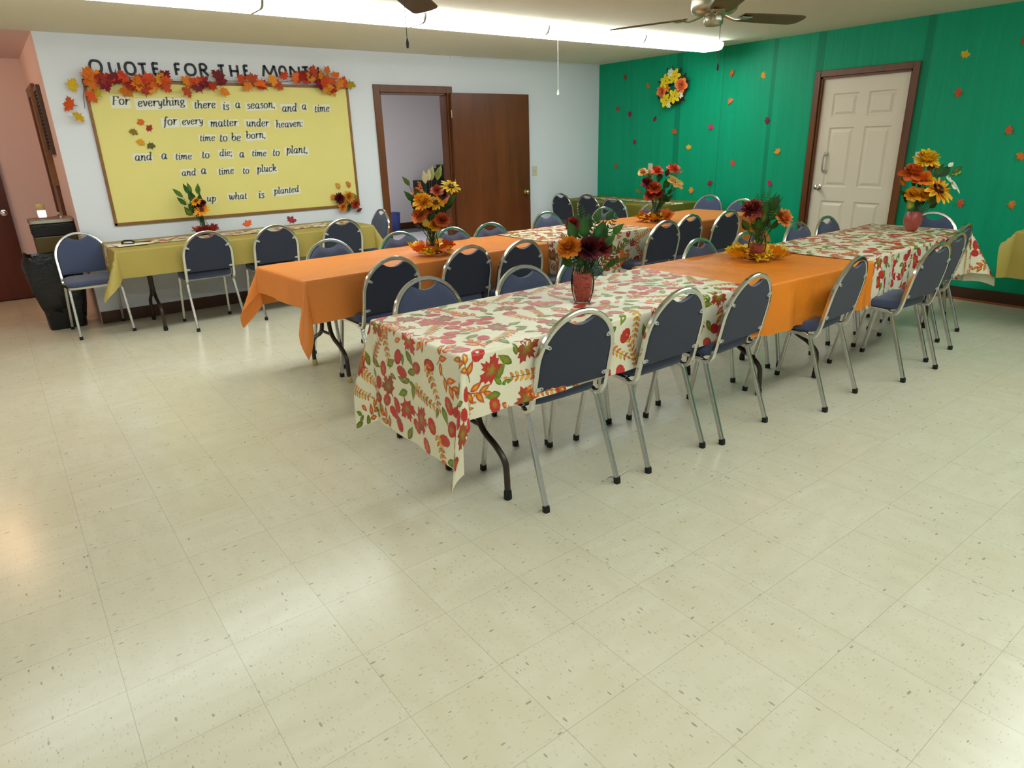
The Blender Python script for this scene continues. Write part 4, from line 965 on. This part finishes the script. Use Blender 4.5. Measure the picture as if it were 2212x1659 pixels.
bouquet('bouquet of rust and orange roses before the wall plate on the green wall', -1.99, -2.82, ZT, [
 ('carn', -.135, .0, .44, .04, rgb(200, 120, 60), rgb(236, 180, 110)), ('rose', -.005, .0, .445, .055, rgb(190, 50, 24), rgb(222, 84, 44)), ('rose', .145, .0, .46, .058, rgb(200, 60, 30), rgb(228, 92, 56)), ('carn', -.1, .03, .345, .052, DMAR, rgb(120, 20, 36)), ('carn', -.035, .06, .30, .062, rgb(176, 64, 20), rgb(196, 84, 34)), ('carn', -.07, .05, .235, .05, rgb(130, 30, 22), rgb(170, 60, 30)), ('carn', .0, .05, .25, .05, rgb(110, 20, 18), rgb(150, 44, 30)),
 ('lily', .165, .02, .345, .055, rgb(220, 120, 60), rgb(226, 180, 90)), ('leaf', -.05, .01, .38, .10, rgb(190, 150, 80), rgb(214, 176, 110), 1.2), ('leaf', -.1, .0, .41, .05, LEMON, GOLD), ('leaf', .02, .0, .36, .09, GREEN2, GREEN2, 1.4), ('leaf', .06, .02, .29, .12, GREEN1, GREEN2), ('fern', .15, .02, .22, .035, GREEN1), ('fern', .19, .0, .30, .03, GREEN1), ('fern', .11, .03, .2, .035, GREEN2), ('leaf', -.14, .02, .25, .08, rgb(140, 110, 30), GREEN3), ('leaf', .08, .0, .40, .08, rgb(70, 30, 20), rgb(100, 40, 24), 1.5), ('leaf', .2, .0, .42, .06, CREAMF, GREEN3), ('leaf', .03, .03, .22, .08, GREEN2, GREEN2, 1.5)], 3)
vase('clear vase of pink shreds inside the yellow leaf ring, front row', -3.19, -4.70, ZT, [(.03, 0), (.038, .006), (.052, .055), (.056, .085), (.05, .12), (.04, .15), (.042, .165)], .105, None, 'pink shreds in the vase inside the yellow leaf ring')
bouquet('spiky green bouquet with one maroon and one orange bloom, front row', -3.19, -4.70, ZT, [
 ('mum', -.068, .05, .305, .06, DMAR, MAROON, rgb(170, 70, 50)), ('mum', .118, .05, .25, .056, rgb(190, 70, 20), rgb(220, 120, 50), rgb(238, 160, 90)), ('fern', .0, .03, .36, .035, GREEN1), ('fern', .08, .03, .36, .035, GREEN2), ('fern', .05, .0, .44, .03, GREEN1), ('leaf', .04, .06, .30, .09, GREEN2, GREEN2, 1.3), ('leaf', .0, .06, .27, .09, GREEN1, GREEN2, 1.3), ('fern', .02, -.02, .42, .03, GREEN1), ('fern', .10, -.03, .40, .03, GREEN2), ('fern', -.03, .0, .40, .028, GREEN1), ('fern', .13, .0, .37, .03, GREEN2), ('fern', .05, .04, .33, .03, GREEN1), ('fern', -.12, .05, .24, .03, GREEN3),
 ('leaf', .02, .04, .28, .10, GREEN2, GREEN1), ('leaf', .05, .05, .24, .10, GREEN1, GREEN2), ('leaf', .0, .05, .22, .1, GREEN3, GREEN2), ('leaf', -.05, .05, .22, .07, GREEN3, rgb(150, 120, 30)), ('leaf', .05, .06, .19, .08, GREEN2, GREEN2), ('leaf', -.02, .05, .18, .08, GREEN1, GREEN2, 1.3), ('leaf', -.06, .07, .245, .05, RUST, SALM, 1.5), ('leaf', .07, .0, .31, .09, GREEN2, GREEN2, 1.3)], 4)
vase('frosted rose-red bulb vase at the green-wall end of the front row', -1.3, -4.82, ZT, [(.03, 0), (.04, .008), (.062, .06), (.066, .095), (.055, .13), (.04, .15)], None, M_red_vase)
bouquet('big golden bouquet with a dark-eyed sunflower beside the cream door', -1.3, -4.82, ZT, [
 ('sun', .11, .06, .31, .115, rgb(190, 80, 14), rgb(236, 150, 20), rgb(54, 10, 14), LEMON), ('mum', .02, .0, .515, .085, rgb(200, 70, 20), rgb(240, 180, 30), LEMON), ('rose', -.075, .02, .43, .08, rgb(176, 64, 20), rgb(216, 96, 36)), ('carn', -.015, .05, .385, .065, rgb(226, 90, 14), rgb(246, 130, 34)), ('carn', -.055, .04, .275, .055, rgb(200, 110, 10), GOLD), ('carn', .0, .06, .27, .05, rgb(210, 120, 20), GOLD), ('carn', .02, .06, .38, .045, rgb(220, 130, 20), LEMON),
 ('lily', .25, .0, .35, .06, rgb(236, 220, 170), rgb(240, 236, 210)), ('leaf', .2, .0, .47, .05, CREAMF, rgb(240, 236, 216), 1.5), ('leaf', .235, .0, .42, .10, GREEN3, GREEN2), ('fern', .17, .0, .50, .04, GREEN1), ('fern', .12, .0, .48, .04, GREEN2), ('leaf', .15, .0, .40, .11, GREEN2, GREEN2, 1.4), ('leaf', .10, .01, .40, .11, GREEN1, GREEN2, 1.3), ('leaf', .05, .01, .44, .09, rgb(90, 20, 20), rgb(120, 30, 26), 1.5), ('leaf', -.06, .05, .17, .09, rgb(196, 180, 70), GREEN3, 1.5), ('leaf', .06, .05, .2, .10, GREEN2, GREEN3, 1.4), ('leaf', -.12, .02, .34, .07, GOLD, RUST, 1.4), ('leaf', -.02, .04, .32, .08, GREEN1, GREEN2), ('leaf', .0, .04, .2, .1, GREEN2, GREEN2, 1.2)], 5)
vase('small clear bottle vase with red shreds below the bulletin board', -5.42, -.27, ZT, [(.03, 0), (.042, .006), (.05, .04), (.044, .075), (.024, .11), (.021, .14), (.026, .16)], .065, None, 'red shreds in the bottle vase below the board')
bouquet('small bouquet of orange sunflowers and long green leaves below the board', -5.42, -.27, ZT, [
 ('sun', .02, .04, .225, .062, rgb(196, 84, 12), rgb(236, 140, 24), rgb(70, 24, 16), GOLD), ('sun', -.02, .03, .305, .05, rgb(200, 100, 10), rgb(240, 160, 20), rgb(60, 20, 14), GOLD), ('carn', .035, .03, .285, .03, DMAR, MAROON), ('carn', .0, .03, .265, .03, rgb(50, 14, 16), DMAR),
 ('leaf', -.14, .02, .34, .12, GREEN3, GREEN1, .8), ('leaf', -.08, .0, .36, .12, GREEN1, GREEN2, .8), ('leaf', -.06, .0, .38, .10, GREEN3, GREEN1, .8), ('leaf', -.12, .02, .27, .11, GREEN1, GREEN2, .9), ('leaf', .0, .0, .36, .10, GREEN1, GREEN3, 1.2), ('leaf', -.07, .04, .18, .10, rgb(120, 130, 30), GREEN1, 1.7), ('leaf', -.05, .0, .29, .12, GREEN2, GREEN2, 1.3), ('leaf', -.03, .03, .2, .09, GREEN2, GREEN2, 1.2)], 6)
def leaf_ring(label, x, y, z, pal, seed, R=.15, n=36, berry=True):
    rn = random.Random(seed); t = thing('leaf_garland', label, 'leaf garland', (x, y, z))
    b = MB(); b.tube([(R*.5*cos(a), R*.5*sin(a), .008+.003*sin(5*a)) for a in [2*pi*i/24 for i in range(24)]], .004, 6, closed=True); b.build('garland_vine', M_vine, t)
    for i in range(n):
        a = 2*pi*i/n+rn.uniform(-.15, .15); rr = R*rn.uniform(.42, .85); out = Vector((cos(a), sin(a), 0)); d = (out*rn.uniform(.4, 1)+Vector((-sin(a), cos(a), 0))*rn.uniform(-.8, .8)+Vector((0, 0, rn.uniform(-.05, 1.4)))).normalized()
        nr = Vector((rn.uniform(-.5, .5), rn.uniform(-.5, .5), 1)); X = d.cross(nr).normalized(); Z = X.cross(d); p = out*rr+Vector((0, 0, rn.uniform(.012, .045)))
        M = Matrix(((X.x, d.x, Z.x, p.x), (X.y, d.y, Z.y, p.y), (X.z, d.z, Z.z, p.z), (0, 0, 0, 1)))
        c = rn.choice(pal); mb = MB(); leaf3d(mb, SH_M, M, rn.uniform(.065, .09), jit(c, .15, rn), jit(c, .2, rn), ctr=(0, .28), bend=.2)
        mb.v = [(q[0], q[1], max(.0015, q[2])) for q in mb.v]; mb.build('leaf', M_petal, t, 60)
    if berry:
        mb = MB(); c = TOW*R*.75
        for i in range(40): q = c+LAT*rn.uniform(-.05, .03)+TOW*rn.uniform(-.02, .02)+Vector((0, 0, rn.uniform(.008, .05))); ball(mb, q, .0065, jit(LEMON, .12, rn), 6)
        mb.build('berry_cluster', M_petal, t, 60)
    return t
YL = rgb(238, 196, 30); YO = rgb(230, 150, 30); OR = rgb(224, 100, 26); RD = rgb(170, 40, 34); WN = rgb(120, 24, 44)
leaf_ring('yellow and orange leaf ring around the vase before the brown door', -4.51, -2.93, ZT, [YL, YL, YO, OR, OR, RD], 31, .17)
leaf_ring('orange and yellow leaf ring around the vase on the far orange cloth', -1.99, -2.82, ZT, [YL, YO, OR, OR, WN, YO], 32, .18, berry=False)
leaf_ring('bright yellow leaf ring with berries on the front-row orange cloth', -3.19, -4.70, ZT, [YL, YL, YL, YL, YO, rgb(190, 170, 30)], 33, .18)
leaf_ring('dark red leaf ring around the bottle vase below the board', -5.42, -.27, ZT, [RD, WN, OR, RD], 34, .10, 18, False)
# ------------------------------------------------------------------ small things on the mustard table
def flatleaf(name, label, cat, loc, nrm, size, cc, ce, roll=0.0, group=None, bend=.12):
    mb = MB(); leaf3d(mb, SH_M, frame((0, 0, 0), nrm, roll), size, cc, ce, ctr=(0, .28), bend=-bend*.6, fold=-.08)
    o = mb.build(name, M_petal, None, 60, loc); return tag(o, label, cat, group)
flatleaf('silk_leaf', 'orange silk leaf standing on the runner, midway along the mustard table', 'leaf', (-4.98, -.15, ZT+.03), (-.3, -1, .5), .07, OR, rgb(214, 80, 30), .4, 'silk leaves on the mustard table')
flatleaf('silk_leaf', 'dark red silk leaf on the runner toward the door end of the table', 'leaf', (-4.56, -.17, ZT+.03), (-.2, -1, .5), .075, RD, WN, -.5, 'silk leaves on the mustard table')
o = thing('notepad', 'cream notepad lying at the hallway end of the mustard table', 'notepad', (-6.10, -.52, ZT), radians(8))
b = MB(); b.box(-.12, .12, -.1, .1, 0, .008, .002); b.build('paper_block', M_paper, o, 0)
b = MB(); b.box(-.122, .122, -.103, .103, .0, .003); b.build('backing_board', M_plug, o, 0)
o = thing('stapler', 'small black stapler resting on the cream notepad', 'stapler', (-6.12, -.55, ZT+.0085), radians(-25))
b = MB(); b.box(-.05, .05, -.013, .013, 0, .008, .003); b.build('stapler_base', M_blackbox, o, 0)
b = MB(); b.sweep([(-.048, 0, .016), (-.02, 0, .03), (.03, 0, .028), (.055, 0, .014)], [(.012, -.006), (.012, .006), (-.012, .006), (-.012, -.006)]); b.box(-.05, -.035, -.012, .012, .007, .018); b.build('stapler_arm', M_blackbox, o, 30)
b = MB(); b.tube([(0, 0, 0), (.13, 0, 0)], .0045, 10); b.tube([(.13, 0, 0), (.142, 0, 0)], .002, 8); o = b.build('pen', M_blackbox, None, 40, (-6.07, -.5, ZT+.0135)); o.rotation_euler = (0, 0, radians(-20)); tag(o, 'black pen lying across the cream notepad', 'pen')

# ------------------------------------------------------------------ garland, board leaves, wall leaves, wreath
GAR = [(-6.104, 2.155), (-6.229, 2.069), (-6.234, 1.91), (-6.2, 1.831), (-6.053, 2.111), (-6.023, 2.13), (-6.087, 2.073), (-6.047, 2.056), (-5.961, 2.132), (-5.903, 2.152), (-5.865, 2.163), (-5.944, 2.086), (-5.89, 2.088), (-5.837, 2.126), (-5.798, 2.137), (-5.797, 2.052), (-5.743, 2.092), (-5.696, 2.14), (-5.658, 2.141), (-5.626, 2.161), (-5.688, 2.084), (-5.632, 2.085), (-5.656, 2.008), (-5.59, 2.105), (-5.546, 2.135), (-5.497, 2.137), (-5.57, 2.058), (-5.504, 2.05), (-5.475, 2.099), (-5.468, 2.138), (-6.026, 1.991), (-6.068, 2.0), (-5.298, 2.094), (-5.297, 2.044), (-5.241, 2.075), (-5.194, 2.047), (-5.18, 2.127), (-5.153, 2.108), (-5.03, 2.151), (-4.998, 2.152), (-4.996, 2.102), (-5.078, 2.059), (-5.125, 2.088), (-4.982, 2.061), (-4.823, 2.173), (-4.734, 2.072), (-4.708, 2.13), (-4.623, 2.136), (-4.592, 2.08), (-4.482, 2.156), (-4.474, 2.093), (-4.375, 2.17), (-4.301, 2.188), (-4.242, 2.136), (-4.232, 2.169), (-4.157, 2.182), (-4.107, 2.227), (-4.135, 2.161), (-4.071, 2.174), (-4.026, 2.186), (-4.065, 2.13), (-4.015, 2.132), (-3.947, 2.166), (-3.926, 2.233), (-3.894, 2.179), (-3.903, 2.112), (-3.841, 2.192), (-3.934, 2.067), (-3.881, 2.079), (-3.834, 2.147), (-3.795, 2.149), (-3.967, 2.111), (-3.696, 2.151)]
rn = random.Random(5); ga = thing('leaf_garland', 'maple-leaf garland in oranges and reds along the top of the board', 'leaf garland', (-4.9, -.02, 2.1))
b = MB(); b.tube(crom([(-6.15+4.9, -.012, 1.86-2.1), (-6.12+4.9, -.015, 2.02-2.1), (-6.0+4.9, -.02, .02), (-5.5+4.9, -.02, .0), (-5.2+4.9, -.02, -.01), (-4.9+4.9, -.02, 0.01), (-4.5+4.9, -.02, .01), (-4.1+4.9, -.02, .05), (-3.8+4.9, -.015, .06), (-3.7+4.9, -.012, .05)], 8), .0025, 6); b.build('garland_vine', M_vine, ga)
PALL = [rgb(190, 66, 22), rgb(204, 80, 24), rgb(176, 48, 24), rgb(150, 34, 26), rgb(214, 104, 28), rgb(186, 60, 26), rgb(216, 132, 34), rgb(116, 20, 36)]
for i, (x, z) in enumerate(GAR):
    c = rn.choice(PALL)
    if 1 <= i <= 1 or i == 3: c = rgb(206, 176, 24)
    if i == 2: c = rgb(210, 84, 34)
    if i == 30: c = rgb(180, 150, 30)
    if i == 72: c = rgb(180, 150, 30)
    nrm = Vector((rn.uniform(-.5, .5), -1, rn.uniform(-.3, .5))); mb = MB()
    leaf3d(mb, SH_M, frame((x+4.9, -.03-rn.uniform(0, .035), z-2.122), nrm, rn.uniform(0, 6.28)), rn.uniform(.075, .098), jit(c, .15, rn), jit(c, .25, rn), ctr=(0, .28), bend=rn.uniform(-.1, .3))
    mb.v = [(q[0], min(q[1], .012), q[2]) for q in mb.v]; mb.build('leaf', M_petal, ga, 60)
for x in (-5.99, -5.93, -5.76, -5.61, -5.53, -4.19, -4.0, -3.98): # extra leaves filling the two thick ends
    c = rn.choice(PALL[:4]); mb = MB(); leaf3d(mb, SH_M, frame((x+4.9, -.045, (2.085 if x < -5 else 2.12)-2.1), (rn.uniform(-.4, .4), -1, .2), rn.uniform(0, 6.28)), .085, jit(c, .15, rn), jit(c, .25, rn), ctr=(0, .28)); mb.build('leaf', M_petal, ga, 60)
BLF = [(-5.724, 1.752, OR, 'orange-red leaf at the top of the five-leaf cluster on the board'), (-5.805, 1.699, rgb(130, 110, 34), 'olive leaf in the five-leaf cluster on the board'), (-5.674, 1.697, RD, 'dark red leaf in the five-leaf cluster on the board'), (-5.763, 1.611, YO, 'yellow-orange leaf in the five-leaf cluster on the board'), (-5.697, 1.58, rgb(86, 92, 30), 'dark green leaf at the bottom of the five-leaf cluster on the board'), (-3.919, 1.12, rgb(214, 150, 40), 'mustard leaf above the flowers on the board, nearer the words'), (-3.795, 1.126, rgb(190, 120, 36), 'mustard leaf above the flowers on the board, by the frame'), (-4.018, 1.012, rgb(220, 110, 40), 'orange leaf beside the flower spray on the board')]
for x, z, c, l in BLF: flatleaf('paper_leaf', 'small '+l, 'leaf', (x, -.018, z-.012), (rn.uniform(-.2, .2), -1, .15), .056, jit(c, .1, rn), jit(c, .2, rn), rn.uniform(0, 6), 'paper leaves on the board')
sp = thing('flower_spray', 'cluster of maroon, gold and orange flowers at the board\'s lower corner', 'flowers', (-3.86, -.03, .94))
for (x, z, r, c1, c2, k) in ((-.09, .03, .062, DMAR, rgb(84, 16, 26), 5), (.02, .035, .066, rgb(190, 110, 20), rgb(222, 150, 50), 5), (-.06, -.065, .052, rgb(206, 96, 20), rgb(226, 130, 40), 4), (.09, -.045, .055, rgb(150, 40, 24), rgb(186, 66, 36), 4)):
    mb = MB(); flower(mb, frame((x, -.02, z), (rn.uniform(-.2, .2), -1, .1), 0), r, c1, c2, k, 13, 1.0, rn=rn); mb.build('flower_head', M_petal, sp, 60)
for (x, z, c) in ((.12, .03, GREEN3), (.03, -.05, GREEN2), (.1, -.1, rgb(90, 30, 20)), (.0, -.09, GREEN2), (.125, -.02, OLV)):
    mb = MB(); leaf3d(mb, SH_P, frame((x, -.012, z-.03), (.1, -1, .2), rn.uniform(-1.5, 1.5)), .09, c, c, bend=.1); mb.build('leaf', M_petal, sp, 60)
GLV = [(-.503, 2.278, rgb(150, 60, 30), 'rust leaf highest on the green wall near the corner'), (-.874, 2.12, rgb(200, 120, 40), 'tan-orange leaf between corner and wreath on the green wall'), (-.372, 1.868, rgb(170, 60, 40), 'rust-red leaf closest to the corner at wreath-bottom height'), (-.613, 1.815, rgb(130, 30, 60), 'plum leaf beside the rust leaf near the corner'), (-1.034, 1.723, rgb(120, 30, 40), 'maroon leaf below and corner-side of the wreath'), (-1.358, 1.594, rgb(210, 80, 40), 'orange-red leaf straight below the wreath'), (-.689, 1.488, rgb(140, 40, 50), 'maroon leaf above the light switch plate on the green wall'), (-1.583, 1.37, rgb(226, 170, 50), 'yellow leaf midway down the green wall below the wreath'), (-.383, 1.164, rgb(170, 90, 40), 'brown-orange leaf low by the corner, beside the plate'),
 (-1.896, 1.631, rgb(196, 40, 90), 'pink-magenta leaf alone between wreath and cream door'), (-2.122, 1.894, rgb(226, 120, 70), 'salmon leaf below the upper orange leaf, wreath height'), (-2.11, 2.177, rgb(226, 100, 40), 'orange leaf high on the wall below the light strip end'), (-2.511, 2.106, rgb(230, 160, 30), 'golden leaf high on the wall by the cream door'), (-2.645, 1.655, rgb(120, 24, 40), 'dark maroon leaf on the dark seam by the cream door'), (-2.803, 1.315, rgb(226, 150, 40), 'orange-yellow leaf beside the door frame at handle height'), (-2.22, 1.193, rgb(210, 70, 50), 'coral-red leaf midway between wreath and cream door, low'), (-1.928, .996, rgb(140, 26, 56), 'wine-red leaf above the middle row, under the magenta one'), (-2.721, .979, rgb(180, 40, 90), 'magenta leaf low beside the cream door frame'), (-1.684, .886, rgb(216, 140, 50), 'small orange leaf just above the chairs by the rust bouquet'),
 (-4.474, 2.09, rgb(214, 180, 40), 'yellow leaf highest beyond the cream door'), (-4.503, 1.807, rgb(206, 76, 44), 'red-orange leaf second down beyond the cream door'), (-4.908, 1.476, rgb(206, 90, 50), 'red-orange leaf by itself near the picture edge'), (-4.584, 1.159, rgb(190, 180, 40), 'yellow-green leaf beside the double switch plate'), (-4.65, .874, rgb(206, 84, 44), 'red leaf low beyond the golden bouquet'), (-5.044, .883, rgb(216, 130, 40), 'orange leaf low near the picture edge'), (-5.063, 1.29, rgb(200, 120, 40), 'leaf cut off by the picture edge, mid height'), (-4.885, 2.164, rgb(170, 90, 40), 'leaf cut off by the picture edge near the ceiling')]
for y, z, c, l in GLV:
    flatleaf('paper_leaf', ' '.join(l.split()), 'leaf', (-.008, y, z-.014), (-1, rn.uniform(-.2, .2), .1), .058, jit(c, .12, rn), jit(c, .25, rn), rn.uniform(0, 6), 'paper leaves on the green wall', .2)
wr = thing('wreath', 'round wreath of yellow lilies and orange roses on the green wall', 'wreath', (0, -1.335, 2.057))
b = MB(); b.tube([(-.03, .15*cos(a), .15*sin(a)) for a in [2*pi*i/32 for i in range(32)]], .035, 10, closed=True); b.build('wreath_base', M_vine, wr)
for i in range(44):
    a = 2*pi*i/44+rn.uniform(-.1, .1); r = rn.uniform(.11, .2); c = rn.choice([rgb(24, 60, 20), rgb(40, 70, 24), rgb(50, 30, 24), rgb(36, 24, 34)]); mb = MB()
    d = Vector((-.25, cos(a), sin(a))); nr = Vector((-1, rn.uniform(-.5, .5), rn.uniform(-.5, .5))); X = d.cross(nr).normalized(); d.normalize(); Z = X.cross(d); p = Vector((-.055, r*cos(a), r*sin(a)))
    leaf3d(mb, SH_P, Matrix(((X.x, d.x, Z.x, p.x), (X.y, d.y, Z.y, p.y), (X.z, d.z, Z.z, p.z), (0, 0, 0, 1))), .065, c, jit(c, .3, rn), bend=.2); mb.build('leaf', M_petal, wr, 60)
# offsets here: +dy is toward the corner (left in view), dz up
for (dy, dz, k, r) in ((.10, .085, 'lily', .085), (-.04, .125, 'lily', .085), (.075, -.135, 'lily', .085), (-.055, -.095, 'lily', .085), (-.15, .02, 'rose', .085), (.145, -.03, 'rose', .075), (.075, .0, 'lilo', .05), (.03, .17, 'white', .05), (-.14, -.085, 'white', .04), (.03, -.19, 'white', .035), (.15, .06, 'white', .03), (-.06, .06, 'bud', .03)):
    mb = MB(); M = frame((-.085, dy, dz), (-1, dy*.8, dz*.8), rn.uniform(0, 6))
    if k == 'lily': flower(mb, M, r, rgb(216, 170, 10), rgb(236, 212, 40), 1, 6, 1.5, core=rgb(170, 100, 10), corer=.12, rn=rn, up=.3)
    elif k == 'lilo': flower(mb, M, r, rgb(200, 40, 30), rgb(240, 150, 30), 1, 6, 1.5, rn=rn)
    elif k == 'rose': flower(mb, M, r, rgb(220, 90, 30), rgb(246, 140, 80), 5, 6, 2.1, rn=rn, up=1.2)
    else: flower(mb, M, r, rgb(226, 222, 150), rgb(238, 238, 210), 2, 6, 1.6, rn=rn, up=1.0)
    mb.build({'lily': 'lily', 'lilo': 'lily', 'rose': 'rose', 'white': 'white_blossom', 'bud': 'white_blossom'}[k], M_petal, wr, 60)
# ------------------------------------------------------------------ plates and switches
def plate(name, label, loc, w, h, axis, toggles, cat='switch'):
    t = thing(name, label, cat, loc)
    b = MB()
    if axis == 'x': b.box(-w/2, w/2, -.007, 0, -h/2, h/2, .0025)
    else: b.box(-.007, 0, -w/2, w/2, -h/2, h/2, .0025)
    b.build('cover_plate', M_plate, t, 0)
    for (u, v) in toggles:
        b = MB()
        if axis == 'x': b.box(u-.005, u+.005, -.018, -.006, v-.012, v+.012, .001)
        else: b.box(-.018, -.006, u-.005, u+.005, v-.012, v+.012, .001)
        b.build('toggle', M_plate, t, 0)
plate('light_switch', 'ivory light switch on the white wall beside the open brown door', (-1.16, 0, 1.128), .075, .118, 'x', ((0, 0),))
plate('blank_wall_plate', 'ivory wall plate on the green wall behind the rust-rose bouquet', (0, -.978, 1.118), .075, .13, 'y', (), 'wall plate')
plate('double_light_switch', 'ivory double switch plate beside the cream door', (0, -4.275, 1.237), .125, .128, 'y', ((-.024, 0), (.024, 0)))
# ------------------------------------------------------------------ trash can, fountain
tc_ = thing('trash_can', 'square trash can lined with a draped black bag by the hallway', 'trash can', (-6.66, .155, 0))
def sqring(hx, hy, z, n=28, e=.35, ph=0): return [(hx*math.copysign(abs(cos(2*pi*i/n))**e, cos(2*pi*i/n)), hy*math.copysign(abs(sin(2*pi*i/n))**e, sin(2*pi*i/n)), z) for i in range(n)]
b = MB(); b.rings([sqring(.145, .13, .0), sqring(.15, .135, .02), sqring(.175, .155, .62)]); b.build('can_body', M_blackbox, tc_, 50)
b = MB(); R = []
for i, (hx, hy, z) in enumerate(((.155, .14, .16), (.178, .16, .22), (.2, .172, .34), (.215, .178, .48), (.225, .18, .58), (.205, .17, .655), (.18, .15, .66), (.15, .13, .6), (.13, .11, .45))):
    ring = sqring(hx, hy, z)
    R.append([(x*(1+.05*sin(7*k+i)+.03*sin(13*k)), y*(1+.05*cos(5*k+i)), zz+(.03*sin(k*1.3) if i < 6 else 0)+(-.08*smooth((x+.02)/.2) if i == 0 else 0)) for k, (x, y, zz) in enumerate(ring)])
b.rings(R); b.build('bag_liner', M_bag, tc_, 70)
fo = thing('drinking_fountain', 'brown wall drinking fountain with steel basin and black grille in the hallway', 'drinking fountain', (-6.57, .47, 0))
b = MB(); b.box(-.165, .165, -.165, .165, .60, .80, .01); b.build('fountain_body', M_brownpaint, fo, 0)
b = MB(); b.box(-.165, .165, -.165, .165, .80, .905, .006); b.build('grille_box', M_blackbox, fo, 0)
b = MB()
for i in range(7): b.box(-.15, .15, -.172, -.164, .812+i*.012, .818+i*.012)
for i in range(7): b.box(-.172, -.164, -.15, .15, .812+i*.012, .818+i*.012)
b.build('grille', M_grille, fo, 0)
b = MB(); b.rings([sqring(.165, .165, .905, 28, .25), sqring(.178, .178, .918, 28, .25), sqring(.178, .178, .945, 28, .25), sqring(.165, .165, .95, 28, .25), sqring(.14, .14, .935, 28, .3), sqring(.04, .04, .925, 28, .6)]); b.build('basin', M_steel, fo, 40)
b = MB(); b.tube(crom([(.09, .05, .93), (.09, .05, .97), (.07, .02, .985)], 4), .012); b.build('bubbler', M_chrome, fo)
o = thing('night_light', 'small glowing white night light above the drinking fountain', 'night light', (-6.62, .58, .951))
b = MB(); b.lathe([(.03, 0), (.034, .01), (.034, .06), (.028, .065)], 18); b.build('lit_lens', M_bright, o)
b = MB(); b.lathe([(.028, .065), (.035, .075), (.034, .115), (.03, .12)], 18); b.build('cap', M_plug, o)
# ------------------------------------------------------------------ back office things
t = thing('wastebasket', 'blue plastic wastebasket inside the office doorway', 'wastebasket', (-1.24, 3.98, .008))
b = MB(); b.lathe([(.10, 0), (.105, .01), (.125, .33), (.132, .335), (.132, .35), (.122, .35), (.11, .3), (.095, .02)], 28, cap1=True); b.build('basket_body', M_blueplastic, t)
b = MB(); b.box(-.1, .1, -.045, .045, 0, .057, .004); tag(b.build('brick', M_brick, None, 0, (-1.33, 3.66, .004)), 'red brick lying on the office floor by the wastebasket', 'brick')
t = thing('filing_cabinet', 'black cabinet standing inside the back office', 'cabinet', (-.17, 4.02, .008))
b = MB(); b.box(-.45, .5, -.25, .25, 0, .87, .006); b.build('cabinet_body', M_blackbox, t, 0)
for z in (.06, .33, .60):
    b = MB(); b.box(-.42, .47, -.262, -.248, z, z+.24, .004); d = b.build('drawer', M_blackbox, t, 0)
    b = MB(); b.box(-.06, .1, -.275, -.262, z+.13, z+.15, .003); b.build('handle', M_steel, d, 0)
t = thing('printer', 'black printer on top of the office cabinet', 'printer', (.02, 4.05, .879))
b = MB(); b.box(-.22, .25, -.18, .18, 0, .2, .012); b.build('printer_body', M_blackbox, t, 0)
b = MB(); b.box(-.19, .2, -.2, .1, .2, .26, .01); b.build('paper_tray', M_grille, t, 0)
b = MB(); b.box(-.15, .18, -.25, -.17, .05, .07, .004); b.build('output_tray', M_grille, t, 0)
t = thing('wall_outlet', 'electrical outlet with a black plug on the office wall', 'outlet', (-.62, YR, .62))
b = MB(); b.box(-.04, .04, -.006, 0, -.06, .06, .002); b.build('cover_plate', M_plate, t, 0)
b = MB(); b.box(-.02, .02, -.035, -.006, -.05, -.01, .004); b.build('plug', M_blackbox, t, 0)
t = thing('wooden_board', 'dark brown board leaning inside the office doorway', 'board', (-3.26, .2, .004))
b = MB(); b.box(-.012, .012, -.04, .3, 0, 1.0, .004); o = b.build('board_panel', M_halldoor, t, 0)
# scrap on the floor
b = MB(); b.sweep(crom([(0, 0, .004), (.05, .012, .006), (.1, -.01, .005), (.16, .005, .006)], 4), [(.006, 0), (0, .001), (-.006, 0), (0, -.001)]); tag(b.build('plastic_scrap', M_clear, None, 40, (-5.02, -5.20, .002)), 'curl of clear plastic on the floor beside the first chair leg', 'scrap')
